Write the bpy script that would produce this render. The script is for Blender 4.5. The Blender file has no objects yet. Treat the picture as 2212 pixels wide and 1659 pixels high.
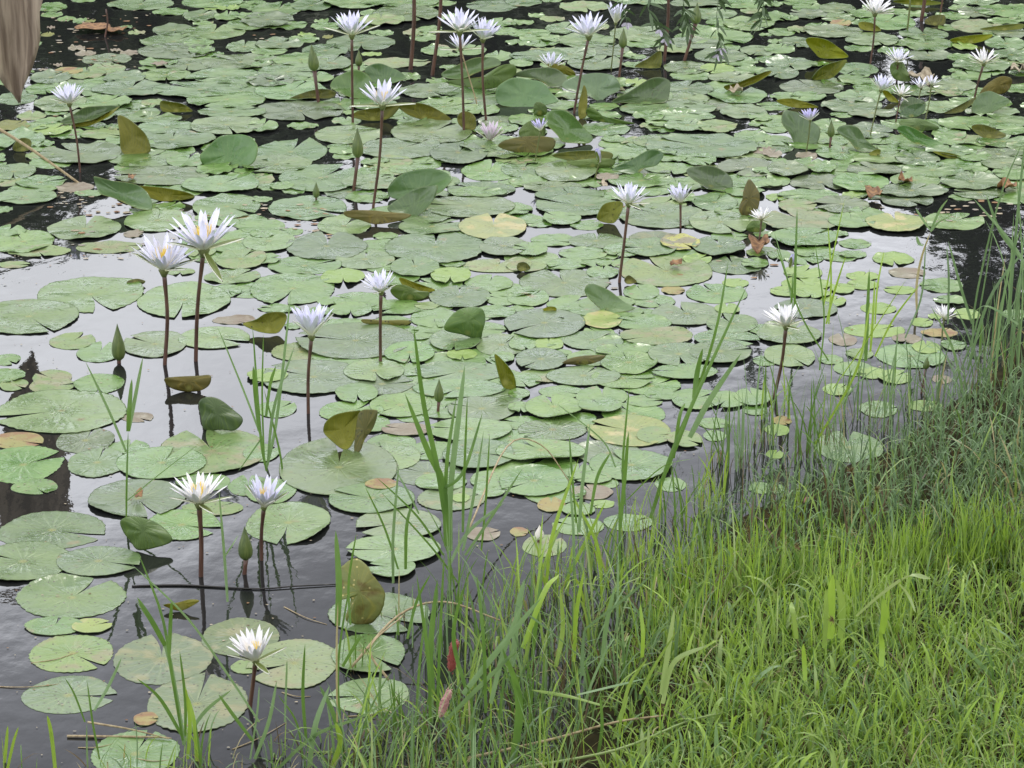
import bpy, math, random
from mathutils import Vector, noise
R = math.radians
S = bpy.context.scene
rnd = random.Random(7)
# ------------------------------------------------------------------ camera
CAM_H, PITCH, FPX = 3.4, R(19.2), 6756.0
cam_d = bpy.data.cameras.new("camera"); cam = bpy.data.objects.new("camera", cam_d)
S.collection.objects.link(cam); S.camera = cam
cam.location = (0, 0, CAM_H); cam.rotation_euler = (R(90) - PITCH, 0, 0)
cam_d.sensor_width = 36; cam_d.lens = 36 * FPX / 2212; cam_d.clip_start = 0.1; cam_d.clip_end = 2000
# ------------------------------------------------------------------ sky, sun, exposure
SUN_EL, SUN_AZ = R(48), R(20)
w = bpy.data.worlds.new("World"); S.world = w; w.use_nodes = True
nt = w.node_tree; bg = nt.nodes["Background"]; bg.inputs[1].default_value = 0.1
sky = nt.nodes.new("ShaderNodeTexSky"); sky.sky_type = 'NISHITA'; sky.sun_disc = False
sky.sun_elevation = SUN_EL; sky.sun_rotation = SUN_AZ; sky.dust_density = 4.0
tc = nt.nodes.new("ShaderNodeTexCoord"); sep = nt.nodes.new("ShaderNodeSeparateXYZ"); nt.links.new(tc.outputs['Generated'], sep.inputs[0])
ramp = nt.nodes.new("ShaderNodeValToRGB"); tl = nt.nodes.new('ShaderNodeMath'); tl.operation = 'MULTIPLY_ADD'; tl.inputs[1].default_value = .27; nt.links.new(sep.outputs['X'], tl.inputs[0]); nt.links.new(sep.outputs['Z'], tl.inputs[2]); nt.links.new(tl.outputs[0], ramp.inputs[0])      # overcast layer, brighter low down towards the hidden sun
el = ramp.color_ramp.elements
el[0].position = 0.0; el[0].color = (.60, .62, .66, 1); el[1].position = 1.0; el[1].color = (.46, .46, .46, 1)
for p, c in ((.24, (.90, .92, .97, 1)), (.325, (.90, .92, .99, 1)), (.365, (.36, .37, .41, 1)), (.43, (.20, .205, .23, 1)), (.50, (.30, .305, .32, 1)), (.62, (.42, .425, .43, 1))):
    e = ramp.color_ramp.elements.new(p); e.color = c
cn = nt.nodes.new("ShaderNodeTexNoise"); cn.inputs['Scale'].default_value = 6.0; cn.inputs['Detail'].default_value = 5
nt.links.new(tc.outputs['Generated'], cn.inputs['Vector'])
cm = nt.nodes.new("ShaderNodeMapRange"); cm.inputs[1].default_value = .3; cm.inputs[2].default_value = .7; cm.inputs[3].default_value = .68; cm.inputs[4].default_value = 1.22
nt.links.new(cn.outputs[0], cm.inputs[0])
cs = nt.nodes.new("ShaderNodeVectorMath"); cs.operation = 'SCALE'; nt.links.new(ramp.outputs[0], cs.inputs[0]); nt.links.new(cm.outputs[0], cs.inputs['Scale'])
c2 = nt.nodes.new("ShaderNodeVectorMath"); c2.operation = 'SCALE'; c2.inputs['Scale'].default_value = 38.0; nt.links.new(cs.outputs[0], c2.inputs[0])
mx = nt.nodes.new("ShaderNodeMix"); mx.data_type = 'RGBA'; mx.inputs[0].default_value = .94
nt.links.new(sky.outputs[0], mx.inputs[6]); nt.links.new(c2.outputs[0], mx.inputs[7]); nt.links.new(mx.outputs[2], bg.inputs[0])
sun_d = bpy.data.lights.new("sun", 'SUN'); sun_d.energy = 1.0; sun_d.angle = R(14); sun_d.color = (1, .96, .9)
sun = bpy.data.objects.new("sun", sun_d); S.collection.objects.link(sun)
sun.rotation_euler = (R(90) - SUN_EL, 0, R(180) - SUN_AZ)      # light comes from beyond the pond, high and a little right
S.view_settings.view_transform = 'Standard'; S.view_settings.look = 'None'; S.view_settings.exposure = -0.02; S.view_settings.gamma = 1
S.render.engine = 'CYCLES'
# ------------------------------------------------------------------ survey of the pond
# every pad: x y w h notch kind, measured in sixteen survey squares (row, col), scaled 1/4
PADS = {
(0,0): """440 62 260 68 0 g;450 127 180 45 0 g;575 165 150 50 300 g;690 185 120 35 200 g;780 190 90 40 0 o;1215 40 540 95 60 g;
1470 105 290 60 200 g;1830 25 500 90 330 g;1735 135 290 85 20 g;1965 150 220 85 90 g;1865 78 190 40 0 y;2020 75 120 70 90 y;
2140 150 200 90 180 g;2190 75 120 50 0 g;1500 262 340 110 330 g;1840 285 520 115 60 g;2150 225 400 80 90 g;1500 365 540 120 20 g;
1720 378 250 66 0 g;1510 450 620 125 10 g;1740 450 220 90 200 g;2110 405 300 110 90 g;1625 565 400 100 280 g;1385 560 130 35 0 p;
2080 545 640 130 170 g;1435 655 400 105 300 g;1940 670 620 130 190 g;2200 740 440 170 200 g;920 515 400 90 340 g;930 600 300 90 0 s;
750 640 320 90 120 s;590 620 240 60 0 d;1080 680 340 105 200 g;440 680 330 100 20 g;380 770 300 120 330 g;150 850 330 140 100 g;
700 790 450 120 300 g;1130 780 640 120 60 g;520 900 420 140 0 g;900 900 460 120 20 g;1310 890 180 70 280 s;1180 970 380 90 350 g;
1730 790 760 130 170 g;1960 880 640 140 200 g;2000 985 560 90 10 g;1300 1030 500 80 30 g;1440 1110 480 110 0 g;1960 1100 600 150 320 g;
1490 1220 700 150 90 g;1260 1375 620 140 20 g;1620 1400 340 110 60 g;700 1340 680 160 165 g;1400 1530 760 160 180 g;1900 1610 640 130 20 g;
150 1215 440 150 250 g;120 1490 360 190 300 g;450 1130 320 90 20 y;270 1005 240 70 100 s;100 1095 300 80 0 o;1850 1480 300 90 0 g;
280 1640 400 50 0 g;880 1170 360 80 0 s;660 420 140 36 0 p;740 465 170 40 0 p;1000 437 90 22 0 p;1120 460 160 40 0 p;440 243 70 26 0 p;
1090 235 100 30 0 g;780 1010 420 90 0 g;650 1620 300 80 0 p;380 605 90 20 0 p;500 565 80 26 0 p;1180 285 150 30 0 s;410 300 110 90 90 o""",
(0,1): """180 90 400 130 40 g;100 180 430 120 0 g;480 55 340 90 20 g;850 35 520 90 350 g;1250 30 640 90 200 g;1300 130 560 130 340 g;
1080 190 400 90 0 s;1500 258 200 60 0 g;2050 50 420 100 180 g;2150 270 220 110 150 g;200 385 400 90 20 g;110 450 300 60 0 g;70 520 170 60 0 g;
60 580 200 70 0 g;910 370 560 130 280 g;600 440 380 110 20 g;390 530 460 110 300 g;640 560 360 110 30 g;1000 470 170 35 0 y;280 640 500 150 0 g;
520 690 280 80 100 g;300 800 600 150 30 g;120 720 400 90 0 g;380 960 720 170 320 g;60 1110 260 110 50 g;400 1090 260 60 0 g;
800 1170 560 150 10 g;720 905 330 100 0 g;1560 440 260 120 90 g;1860 440 260 120 30 g;2100 490 240 130 100 g;1200 545 560 60 0 s;
1900 850 480 150 10 g;1500 790 500 120 340 g;1620 930 540 130 0 g;1950 960 300 80 0 g;1520 1150 680 190 20 g;1250 1290 700 170 15 g;
1750 1340 480 190 40 g;300 1320 600 190 45 g;180 1430 560 150 0 g;560 1550 680 220 20 g;2020 1480 460 190 60 g;1000 1590 500 120 200 g;
1950 1640 560 120 170 g;100 1620 180 60 0 g;220 1620 200 60 0 g;980 1410 150 50 0 g;2160 1110 200 100 0 g;1450 330 240 60 0 g;620 320 90 40 0 o;440 305 150 30 0 y;1000 900 420 90 0 g""",
(0,2): """100 15 300 90 40 g;630 60 420 90 0 s;1130 20 420 50 20 g;1620 30 500 70 0 g;1700 120 460 90 20 g;2000 40 400 80 180 g;2080 100 200 50 0 s;
2050 215 420 110 340 g;450 250 300 120 20 g;150 290 350 70 0 g;240 335 340 70 300 g;640 360 480 120 350 g;800 440 400 100 20 g;1100 300 480 130 10 g;
1130 380 300 70 0 g;1580 255 260 90 100 g;1750 330 640 120 340 g;1560 380 460 90 0 g;2130 440 300 150 0 g;500 480 440 110 10 g;230 500 460 90 0 g;
720 560 460 110 20 g;80 560 200 120 90 g;1500 590 360 110 350 g;1780 600 300 80 200 y;1800 490 440 110 100 g;2070 620 300 70 0 g;1900 680 400 80 20 g;
1080 720 200 70 0 y;1500 770 450 120 30 g;1500 860 400 100 340 g;1150 840 450 140 20 g;1350 950 800 90 0 g;1480 1020 520 70 0 g;1180 1020 260 80 30 g;
1520 1100 400 90 0 g;1950 830 480 130 30 g;2000 970 380 120 350 g;2140 1020 200 90 0 g;420 910 280 80 0 g;100 1040 260 120 0 g;800 1120 420 110 20 g;
1280 1230 440 110 0 g;1640 1280 900 200 170 g;2080 1180 300 90 20 g;2160 1260 160 80 0 g;2160 1310 180 50 0 p;100 1470 360 190 40 g;470 1490 520 170 100 g;
1370 1370 300 90 20 g;1620 1400 280 110 330 g;1370 1470 420 90 0 g;980 1450 260 60 0 g;1120 1570 560 110 60 g;2050 1460 520 150 200 g;350 1620 480 90 0 g;
2160 1490 160 90 0 g;2050 1600 360 80 0 g;1770 1110 320 100 0 s;820 1540 200 60 0 p;1400 440 300 60 0 s;1480 1620 300 60 0 g""",
(0,3): """40 40 160 80 0 g;350 70 260 80 20 g;350 125 300 90 0 g;600 80 300 90 330 g;600 160 280 80 0 g;60 150 260 80 0 g;180 165 160 40 0 g;120 280 220 80 0 g;
430 235 220 90 0 g;260 260 180 70 0 s;560 280 480 100 180 g;630 210 180 50 0 d;900 350 440 110 320 g;1350 300 400 100 90 g;1370 380 420 120 90 g;
1390 480 390 95 90 g;1030 190 460 140 20 g;800 130 220 80 0 g;1800 110 300 90 0 g;1800 230 420 110 0 s;2050 190 300 60 0 g;2100 290 300 80 0 g;
2030 100 440 100 0 g;60 360 120 70 0 g;250 370 300 90 0 g;100 430 250 100 30 g;1700 410 200 60 0 y;2060 380 360 100 90 g;1660 500 220 60 0 g;
2100 480 300 100 0 g;1850 570 480 110 0 g;1750 660 320 80 0 g;200 560 420 100 0 g;100 640 320 110 200 g;770 600 340 110 200 g;760 690 300 90 0 g;
380 760 520 120 150 g;350 840 300 80 0 g;800 840 420 100 0 g;720 920 500 110 20 g;1250 790 360 90 0 g;1600 740 380 100 0 g;900 990 400 80 0 g;
1500 930 340 100 0 g;1940 970 440 90 0 g;2000 1060 560 110 150 g;1690 1080 420 110 0 g;1560 1170 280 90 0 g;2100 1130 260 90 0 g;2030 1230 420 100 20 g;
1990 1340 460 100 0 g;60 1110 240 110 0 g;90 1220 240 110 0 g;550 1210 300 130 0 g;640 1330 420 110 60 g;1000 1380 500 100 20 g;1290 1385 360 130 140 g;
1570 1320 400 100 0 g;1780 1370 300 80 0 g;870 1140 380 130 0 g;1180 1230 320 110 0 g;1080 1290 260 60 0 g;170 1480 340 140 100 g;460 1465 240 100 80 g;
920 1480 450 110 160 g;1420 1490 500 120 20 g;1760 1450 260 100 0 g;2030 1430 360 110 350 g;450 1580 500 130 0 g;800 1590 460 150 330 g;1270 1580 420 120 0 g;
1760 1590 500 130 60 g;2100 1520 300 100 0 g;50 1600 140 90 0 g;330 1350 180 70 0 p;40 1340 160 80 0 p;2140 770 220 90 0 g;1800 20 380 60 0 g;1560 1240 260 70 0 g""",
(1,0): """220 50 520 120 200 g;30 155 150 130 0 g;730 320 600 190 90 g;1360 250 540 190 90 g;200 430 520 190 150 g;70 345 300 80 60 g;
940 480 540 100 0 s;330 515 520 70 0 s;1150 365 160 60 0 p;120 630 250 60 0 s;800 15 300 40 0 g;1960 130 560 200 0 g;2060 440 500 190 20 g;
2080 590 420 160 30 s;2010 735 460 120 20 g;2150 850 320 170 200 g;1950 860 260 110 0 g;1560 690 240 60 0 s;780 885 870 290 322 g;1590 940 750 280 270 g;
250 1080 820 280 335 g;630 1290 370 140 30 s;860 1390 370 160 75 g;1340 1320 520 210 170 g;1850 1265 580 180 350 g;2020 1110 350 60 0 p;
60 1450 220 100 340 g;60 1590 300 120 0 g;850 1660 410 170 300 g;450 1610 320 140 0 s;1730 525 260 90 0 s""",
(1,1): """450 140 640 200 350 g;760 295 440 150 30 g;940 590 480 160 80 g;420 640 600 145 10 g;610 480 660 220 88 g;1520 310 540 140 12 g;1840 130 760 180 178 g;
2050 310 560 200 88 e;1550 490 820 250 90 g;2140 485 400 160 0 g;1370 660 400 160 120 g;2080 640 560 110 0 s;320 840 690 260 235 g;750 740 360 130 290 y;
110 440 420 180 0 g;100 590 210 110 0 g;60 370 220 80 0 g;1910 15 480 80 20 g;2010 795 400 130 55 g;1680 740 330 130 270 y;2130 930 260 130 0 g;1760 915 500 180 95 g;
820 1020 350 120 275 g;1220 1000 460 120 200 g;200 1010 350 60 0 g;1400 1230 250 170 0 g;1540 1090 380 170 285 g;2060 1040 350 100 0 g;320 1160 140 90 0 g;
860 1295 960 290 176 g;2120 1330 420 180 20 g;1780 1410 250 90 280 y;1720 1290 420 170 262 g;1330 1400 410 220 270 g;1780 1560 760 160 200 g;
500 1610 820 270 170 g;1020 1560 500 180 310 g;2130 1440 200 100 0 g;100 1600 340 110 0 y;1480 990 200 60 0 s""",
(1,2): """500 30 560 110 0 g;560 130 680 170 170 g;430 240 320 110 0 g;1300 210 720 200 165 g;1750 100 380 140 30 g;1480 60 200 90 0 g;1800 270 500 220 330 g;
360 420 370 100 350 g;730 430 450 120 80 g;620 540 400 100 175 g;960 510 330 110 0 g;1190 490 430 150 0 g;1450 450 330 130 0 m;1790 490 440 150 110 g;
160 510 280 120 0 g;470 630 330 90 0 g;120 650 330 90 0 s;1330 690 780 240 150 s;450 790 730 230 128 g;780 700 260 110 60 g;1120 870 300 160 130 g;
140 920 340 150 20 g;520 970 420 110 0 g;650 1030 300 90 0 g;1770 880 500 160 150 g;1930 790 220 70 20 y;1510 1060 580 180 135 g;1860 1020 210 90 85 y;
1900 1150 420 160 0 g;1130 1140 470 120 172 g;780 1120 320 150 0 e;280 1150 650 240 0 g;1850 1280 520 150 350 g;700 1290 500 150 0 g;1250 1260 600 140 190 s;
320 1320 240 100 0 y;90 1330 220 180 0 g;250 1460 420 210 200 g;950 1380 440 80 0 g;1010 1490 460 190 125 g;1440 1420 500 190 285 g;1800 1400 500 180 0 g;
615 1600 610 150 40 g;1500 1570 540 120 0 g;2150 1200 200 120 0 g;2190 1460 200 160 0 g;2100 530 150 90 0 y;1920 640 440 140 120 g;1600 590 240 80 0 y;
2100 620 220 90 0 g;1000 1050 260 80 0 g;1390 850 190 70 0 d""",
(1,3): """80 50 180 90 0 y;350 30 500 70 0 g;740 35 200 60 0 y;1200 75 440 120 330 g;1240 10 600 60 0 g;640 115 440 140 0 g;820 200 360 100 90 g;250 130 300 110 0 s;
280 260 640 170 150 s;720 270 380 110 0 g;1110 285 500 150 100 e;1600 260 520 140 0 g;310 410 540 150 0 g;750 450 260 80 0 g;100 550 200 80 0 g;320 535 150 60 0 g;
1080 580 340 110 270 y;300 700 320 110 0 y;180 700 90 90 0 y;1200 700 300 90 0 p;820 730 280 70 0 y;820 805 260 80 0 y;1500 810 350 120 0 g;330 800 400 110 0 y;
150 865 250 80 0 y;640 840 200 90 0 y;380 885 300 80 0 y;1140 850 260 70 0 y;560 950 220 80 0 y;330 1010 500 160 0 g;950 1010 290 90 0 y;1570 940 260 80 0 g;
1440 1080 110 80 0 y;1330 1130 180 90 0 y;1720 1060 220 150 0 y;180 1240 520 170 0 g;650 1280 230 100 90 p;920 1200 500 110 0 y;1200 1270 240 80 0 p;
1230 1420 560 200 0 g;1370 1350 240 100 0 y;1600 1330 200 100 0 g;190 1420 420 190 0 y;540 1450 200 80 0 g;740 1530 340 120 0 g;1090 1600 280 120 0 y;
1500 1620 160 80 0 p;900 1570 250 90 0 y;2150 1060 250 80 0 g;790 1400 220 90 0 s;1480 1220 300 70 0 d""",
(2,0): """120 10 230 120 0 s;450 20 380 120 0 s;530 240 1070 350 187 g;150 490 430 140 350 d;200 700 640 300 12 g;300 890 380 130 330 g;
740 490 480 210 70 g;1110 550 330 110 0 g;840 685 480 230 78 g;1830 580 900 370 138 s;1400 690 740 260 52 g;2150 880 340 240 0 g;1190 990 800 310 322 g;1750 850 440 160 0 g;
1570 1220 620 250 352 g;450 1265 870 310 352 g;1840 1080 500 110 0 s;200 1540 760 330 170 g;850 1540 680 240 352 g;1190 290 260 80 0 p""",
(2,1): """870 90 350 160 0 g;180 220 320 140 0 g;1250 190 520 200 200 g;1000 350 300 220 0 g;130 930 420 200 0 g;1130 630 560 240 135 g;715 730 970 440 95 g;
50 600 300 300 0 g;1300 400 400 100 0 p;1750 50 750 150 0 g;1950 230 560 200 172 g;1850 410 680 190 177 g;1920 620 580 240 0 g;1600 850 420 150 0 g;2010 830 300 140 275 g;
2020 920 280 120 0 g;1770 990 150 80 0 y;1000 1000 700 250 172 g;1230 1220 680 250 190 g;1200 1450 750 240 182 g;280 1200 690 340 262 g;1180 1610 380 150 0 g;
1960 1300 280 110 0 p;1080 880 260 90 0 d""",
(2,2): """60 90 180 150 0 g;70 220 200 170 0 g;430 70 380 100 350 g;780 110 420 160 90 g;360 220 470 190 120 g;760 205 360 130 150 g;1300 95 300 90 0 g;1580 140 380 190 0 g;
1860 150 300 140 0 g;2080 130 300 140 0 g;2100 230 200 80 0 g;350 400 560 170 190 g;250 600 720 190 150 g;1020 410 680 250 170 e;1230 450 290 150 0 s;1490 490 290 180 0 s;
1740 340 260 90 0 g;1750 450 190 90 0 g;1030 710 670 250 152 g;700 820 300 100 190 g;1370 870 250 120 0 g;190 850 580 250 0 g;690 940 350 120 0 p;
340 1050 230 200 90 d;570 1090 280 100 0 g;570 1230 420 150 170 g;1000 1200 400 140 0 g;2150 900 200 100 0 g;280 1400 360 180 0 s;60 1280 150 80 0 d;780 1040 200 70 0 y""",
(2,3): """600 50 240 100 0 y;950 220 300 150 0 g;1350 190 280 90 0 y;80 400 200 100 0 y;700 550 560 250 0 g;60 610 150 110 0 y;60 910 160 90 0 g;120 320 160 70 0 d""",
(3,0): """620 190 890 330 38 g;470 440 480 150 0 g;790 440 320 120 0 e;620 670 690 310 340 s;590 1035 750 300 358 g;2080 530 640 300 285 s;1400 720 810 400 110 s;
1700 1110 820 460 78 s;1170 1540 720 360 62 g;2120 790 240 110 0 s;1260 1240 200 110 0 d""",
(3,1): """330 760 740 400 190 s;970 680 600 360 0 g;980 1040 650 290 183 g;1060 330 820 330 0 g""",
}
# raised and curled leaves: square, face, outline; one d is a drawn shadow
RAISED = """0 0 u 1385,875 1480,880 1580,900 1640,935 1655,965 1500,972 1400,960
0 0 t 515,1050 640,980 790,925 1030,915 900,1000 640,1080
0 0 u 630,1075 800,1035 960,950 1035,920 940,1010 800,1075 650,1098
0 0 u 1015,1000 1100,1020 1200,1100 1270,1180 1300,1300 1200,1335 1060,1325 1035,1150
0 0 t 1740,1400 1740,1340 1830,1240 1930,1160 2060,1150 2180,1200 2230,1290 2180,1420 1950,1435 1800,1430
1 0 t 810,-110 840,-125 1000,-80 1200,-60 1290,30 1310,140 1200,160 1000,60 870,10
1 0 u 1150,-50 1400,-40 1620,5 1680,45 1560,70 1400,80 1250,30
0 0 u 110,1290 150,1210 220,1190 270,1220 260,1290 180,1310
0 1 t 640,740 700,650 830,610 960,650 1010,740 1000,840 850,850 720,810
0 1 t 940,640 980,570 1100,555 1220,600 1300,680 1200,720 1040,720
0 1 u 250,870 440,790 600,770 690,800 640,850 450,850
0 1 u 835,990 900,950 1080,930 1240,915 1150,1020 1000,1045 850,1020
0 1 u 1230,905 1400,890 1560,940 1690,1040 1500,1040 1330,1000
0 1 u 1745,1000 1790,960 1860,975 1900,1030 1890,1120 1800,1110 1745,1060
0 1 d 1640,700 1900,680 2120,570 2230,560 2240,640 2100,750 1900,770
0 1 t 1600,640 1700,580 1900,510 2050,490 2110,550 1900,640 1750,690
0 1 t 1148,1620 1308,1488 1548,1456 1700,1520 1628,1640 1508,1700 1308,1720 1168,1700
0 1 t 1140,1800 1268,1680 1408,1620 1556,1608 1548,1700 1448,1820 1328,1880 1188,1848
1 1 b 775,165 1000,160 1150,175 1330,190 1310,225 1200,260 1030,280 900,240 780,210
0 2 t 20,640 150,600 300,590 420,610 480,690 420,750 340,760 230,690 100,660
0 2 t 0,680 120,670 250,700 340,800 400,890 250,915 0,920 -120,880 -140,790 -80,720
0 2 b 300,555 400,550 500,590 550,640 520,660 400,620
0 2 t 430,760 520,660 700,625 850,640 920,720 930,780 820,830 740,865 620,820
0 2 t 860,870 1000,800 1200,690 1350,680 1365,780 1320,890 1150,900 950,890
0 2 u 1060,570 1180,500 1285,440 1290,560 1250,590 1130,590
0 2 d 60,1160 80,1100 150,1050 260,1020 290,1140 240,1220 120,1220
0 2 t 300,1000 350,950 450,960 560,1040 640,1110 700,1190 620,1240 460,1245 390,1170 310,1080
0 2 d 185,950 200,890 250,885 300,930 290,990 200,1000
0 2 u 580,1020 575,900 600,800 622,735 650,800 650,930 640,1010
0 2 d 640,950 700,930 780,1000 1060,1065 900,1070 760,1050 660,1010
0 2 u 1830,750 1960,710 2212,610 2230,640 2100,720 1980,760 1900,790
0 2 b -120,1250 60,1185 350,1190 350,1290 200,1330 0,1310
0 2 u 350,1340 480,1310 720,1300 860,1320 840,1380 600,1400 420,1370
0 2 d 480,1400 700,1370 880,1380 860,1440 700,1450 560,1440
0 2 t 870,1450 1000,1390 1150,1310 1260,1305 1310,1340 1260,1410 1150,1450 1060,1510 900,1490
0 2 t 1510,1480 1560,1440 1700,1440 1850,1490 1910,1570 1880,1640 1750,1640 1620,1590
1 2 b 1990,60 2000,-10 2050,-110 2120,-30 2140,60 2110,170 2010,210 1960,150
1 2 u 740,240 745,180 790,110 870,80 955,90 950,160 900,250 850,270
1 2 d 2030,330 2040,280 2110,240 2190,270 2180,330 2120,350
0 3 u 325,340 450,330 560,370 650,440 685,500 480,505 400,450
0 3 u 380,680 450,590 560,540 680,515 640,590 560,670 450,690
0 3 u 790,190 900,200 980,260 900,270 800,250
0 3 u 1350,200 1400,140 1520,130 1525,210 1440,220
0 3 u 1570,345 1700,310 1930,295 1900,340 1780,375 1640,375
0 3 u 1830,250 2000,220 2200,205 2190,250 2000,265
0 3 d 1060,560 1150,530 1200,600 1230,700 1130,700 1070,650
0 3 u 1080,8 1300,-10 1520,25 1380,48 1200,38
0 3 t 120,1000 160,945 250,960 350,1020 440,1110 440,1200 400,1240 260,1240 190,1160 125,1080
0 3 u 70,870 200,850 350,890 430,930 200,925
0 3 t 600,1110 700,1080 790,1130 870,1220 960,1300 800,1320 700,1220
0 3 u 870,1335 930,1290 975,1300 950,1355
0 3 d 1130,1050 1250,1020 1380,1050 1480,1110 1300,1130 1180,1100
0 3 t 1120,1100 1200,1090 1330,1150 1520,1240 1430,1280 1290,1250 1160,1160
0 3 t 1150,900 1220,835 1300,850 1360,900 1330,960 1160,960
0 3 t 1140,980 1200,915 1340,900 1350,960 1260,1015 1150,1015
0 3 u 990,790 1040,790 1130,880 1050,875
0 3 b 1830,810 1900,720 2000,665 2090,670 2110,720 2050,800 1900,830
0 3 t 1760,920 1830,810 1950,785 2060,850 2080,900 1950,960 1800,985
0 3 u 1520,980 1650,910 1790,840 1760,900 1660,970
0 3 u 1760,1090 1850,1075 1960,1110 2050,1160 2030,1190 1900,1200 1800,1150
0 3 u 1420,1310 1560,1318 1680,1360 1560,1366
1 0 b 1095,775 1180,750 1255,770 1220,800 1130,800
2 0 b 1420,-40 1500,-60 1700,-70 1815,-75 1815,0 1740,55 1600,65 1470,30
2 0 d 1720,160 1800,112 1900,135 2010,220 2100,310 2030,400 1900,395 1770,400 1735,290
2 0 d 1040,1190 1100,1150 1200,1150 1330,1190 1440,1270 1490,1350 1400,1400 1200,1435 1120,1350 1060,1270
1 1 u 0,1100 100,1045 230,1040 265,1090 210,1200 130,1225 0,1200 -115,1140
1 1 b 920,1100 1100,1108 1320,1110 1300,1150 1100,1150 940,1135
1 1 u 1240,740 1400,790 1550,850 1400,872 1290,830
1 1 d 1160,850 1260,800 1400,850 1500,870 1430,930 1250,935
1 1 d 1630,1190 1670,1090 1750,1020 1860,990 1950,1010 1982,1090 1960,1200 1925,1270 1780,1230
1 1 u 2060,1410 2110,1430 2190,1520 2235,1600 2240,1695 2150,1700 2100,1600
1 2 t 630,840 700,795 830,840 960,930 1060,1010 960,1040 830,1045 720,960 650,900
1 2 b 430,1480 530,1430 700,1410 805,1415 760,1460 650,1490 520,1492
1 2 u 42,640 60,610 120,610 160,660 100,685 50,675
1 2 u 265,1020 320,988 380,1000 370,1040
1 2 u 970,760 1010,720 1080,775 1000,795
2 1 u 580,390 610,320 700,260 860,232 905,238 880,350 850,480 800,560 740,560 640,480 590,430
2 1 b 900,240 1020,222 1050,250 1010,380 940,480 900,580 850,590 862,400
2 1 r 710,1650 760,1560 860,1510 960,1570 1010,1650 1110,1790 1100,1930 1030,2040 900,2090 780,2040 790,1960 820,1850 720,1850
3 0 b 1410,250 1530,232 1640,205 1720,215 1640,270 1540,300""".split("\n")
# blooms: receptacle x y, width, height, stem foot x y, style (o open, s sepals spread, c closed cup, w wilted) ; label
BLOOMS = [
(354,584,142,82,356,788,'o',"wide white bloom, front one of the two tallest blooms at left","the front tall bloom"),
(440,540,160,92,423,780,'s',"widest white star bloom, rear one of the two tallest blooms at left","the rear tall bloom"),
(430,1088,134,74,434,1245,'s',"white bloom with yellow centre and wide sepals above open water","the yellow centred bloom"),
(570,1096,90,68,565,1210,'o',"smaller cupped white bloom right beside the yellow centred bloom","the cupped bloom"),
(552,1428,104,72,540,1530,'s',"white yellow centred bloom nearest the photo's bottom edge","the bloom nearest the bottom edge"),
(673,727,100,72,666,893,'c',"white cup bloom with one green sepal before the middle pads","the green sepal bloom"),
(823,630,86,50,822,785,'o',"ragged white bloom on a dark stem in front of a shaded leaf","the ragged bloom"),
(826,228,104,60,806,450,'S',"white bloom with two long sepals held out flat","the flat sepal bloom"),
(760,76,92,54,762,265,'S',"pale bloom on tall brown stem with sepals held up like wings","the winged sepal bloom"),
(150,224,78,46,173,372,'o',"small white bloom on a leaning stem at the far left","the far left bloom"),
(993,68,104,54,1002,283,'S',"white bloom topping the cluster of three blooms at top centre","the cluster of three"),
(1043,85,82,48,1050,262,'c',"white bloom at the right of the cluster of three",None),
(995,106,72,36,1031,228,'S',"lowest bloom of the cluster of three on a thin tan stem",None),
(1272,78,98,52,1240,245,'c',"cupped white bloom on long slanted stem right of the cluster","the slanted stem bloom"),
(1330,50,50,46,1320,152,'o',"dense small white bloom just behind the slanted stem bloom",None),
(1190,147,62,38,1200,160,'o',"half hidden white bloom sunk behind a curled brown leaf",None),
(1168,282,42,28,1156,350,'c',"tiny lilac bloom in front of a dark shaded leaf","the tiny lilac bloom"),
(1058,303,62,42,1058,308,'w',"drooping pinkish white bloom lying on the water","the drooping bloom"),
(1295,350,27,34,1285,390,'b',"barely open white bud on a short bent stem","the barely open bud"),
(1358,440,90,50,1338,610,'s',"white bloom on a tall slim stem at right of centre","the slim stem bloom"),
(1470,438,60,42,1470,492,'c',"small lilac white bloom right of the slim stem bloom","the short lilac bloom"),
(1645,474,54,28,1638,530,'s',"small white bloom low beside an upright brown leaf","the bloom by the brown leaf"),
(1890,29,78,34,1880,138,'o',"bright white bloom cut near the top edge at right","the top right bloom"),
(1940,134,66,32,1937,175,'o',"white bloom with pointed green sepal under the top right bloom",None),
(2125,137,68,30,2100,240,'o',"white bloom on a forked stem at the far right","the far right bloom"),
(1903,195,58,36,1880,293,'c',"leftmost bloom of the tight lilac group at right","the tight lilac group"),
(1946,206,50,27,1935,265,'s',"lowest and whitest bloom of the tight lilac group",None),
(1990,190,42,26,1985,215,'o',"third bloom from left in the tight lilac group",None),
(2012,183,35,22,1999,260,'o',"smallest and rightmost bloom of the tight lilac group",None),
(1750,260,46,28,1742,328,'c',"lilac bloom in front of a raised round leaf at right","the lilac bloom before a leaf"),
(1698,704,98,54,1672,860,'s',"white bloom rising from the grass at right","the bloom among the grass"),
(2040,688,55,32,2035,735,'o',"small white bloom half hidden in the reeds at far right","the half hidden bloom"),
(1707,577,24,32,1705,592,'b',"closed lilac bud standing among small yellowish pads","the lilac bud"),
]
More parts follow.
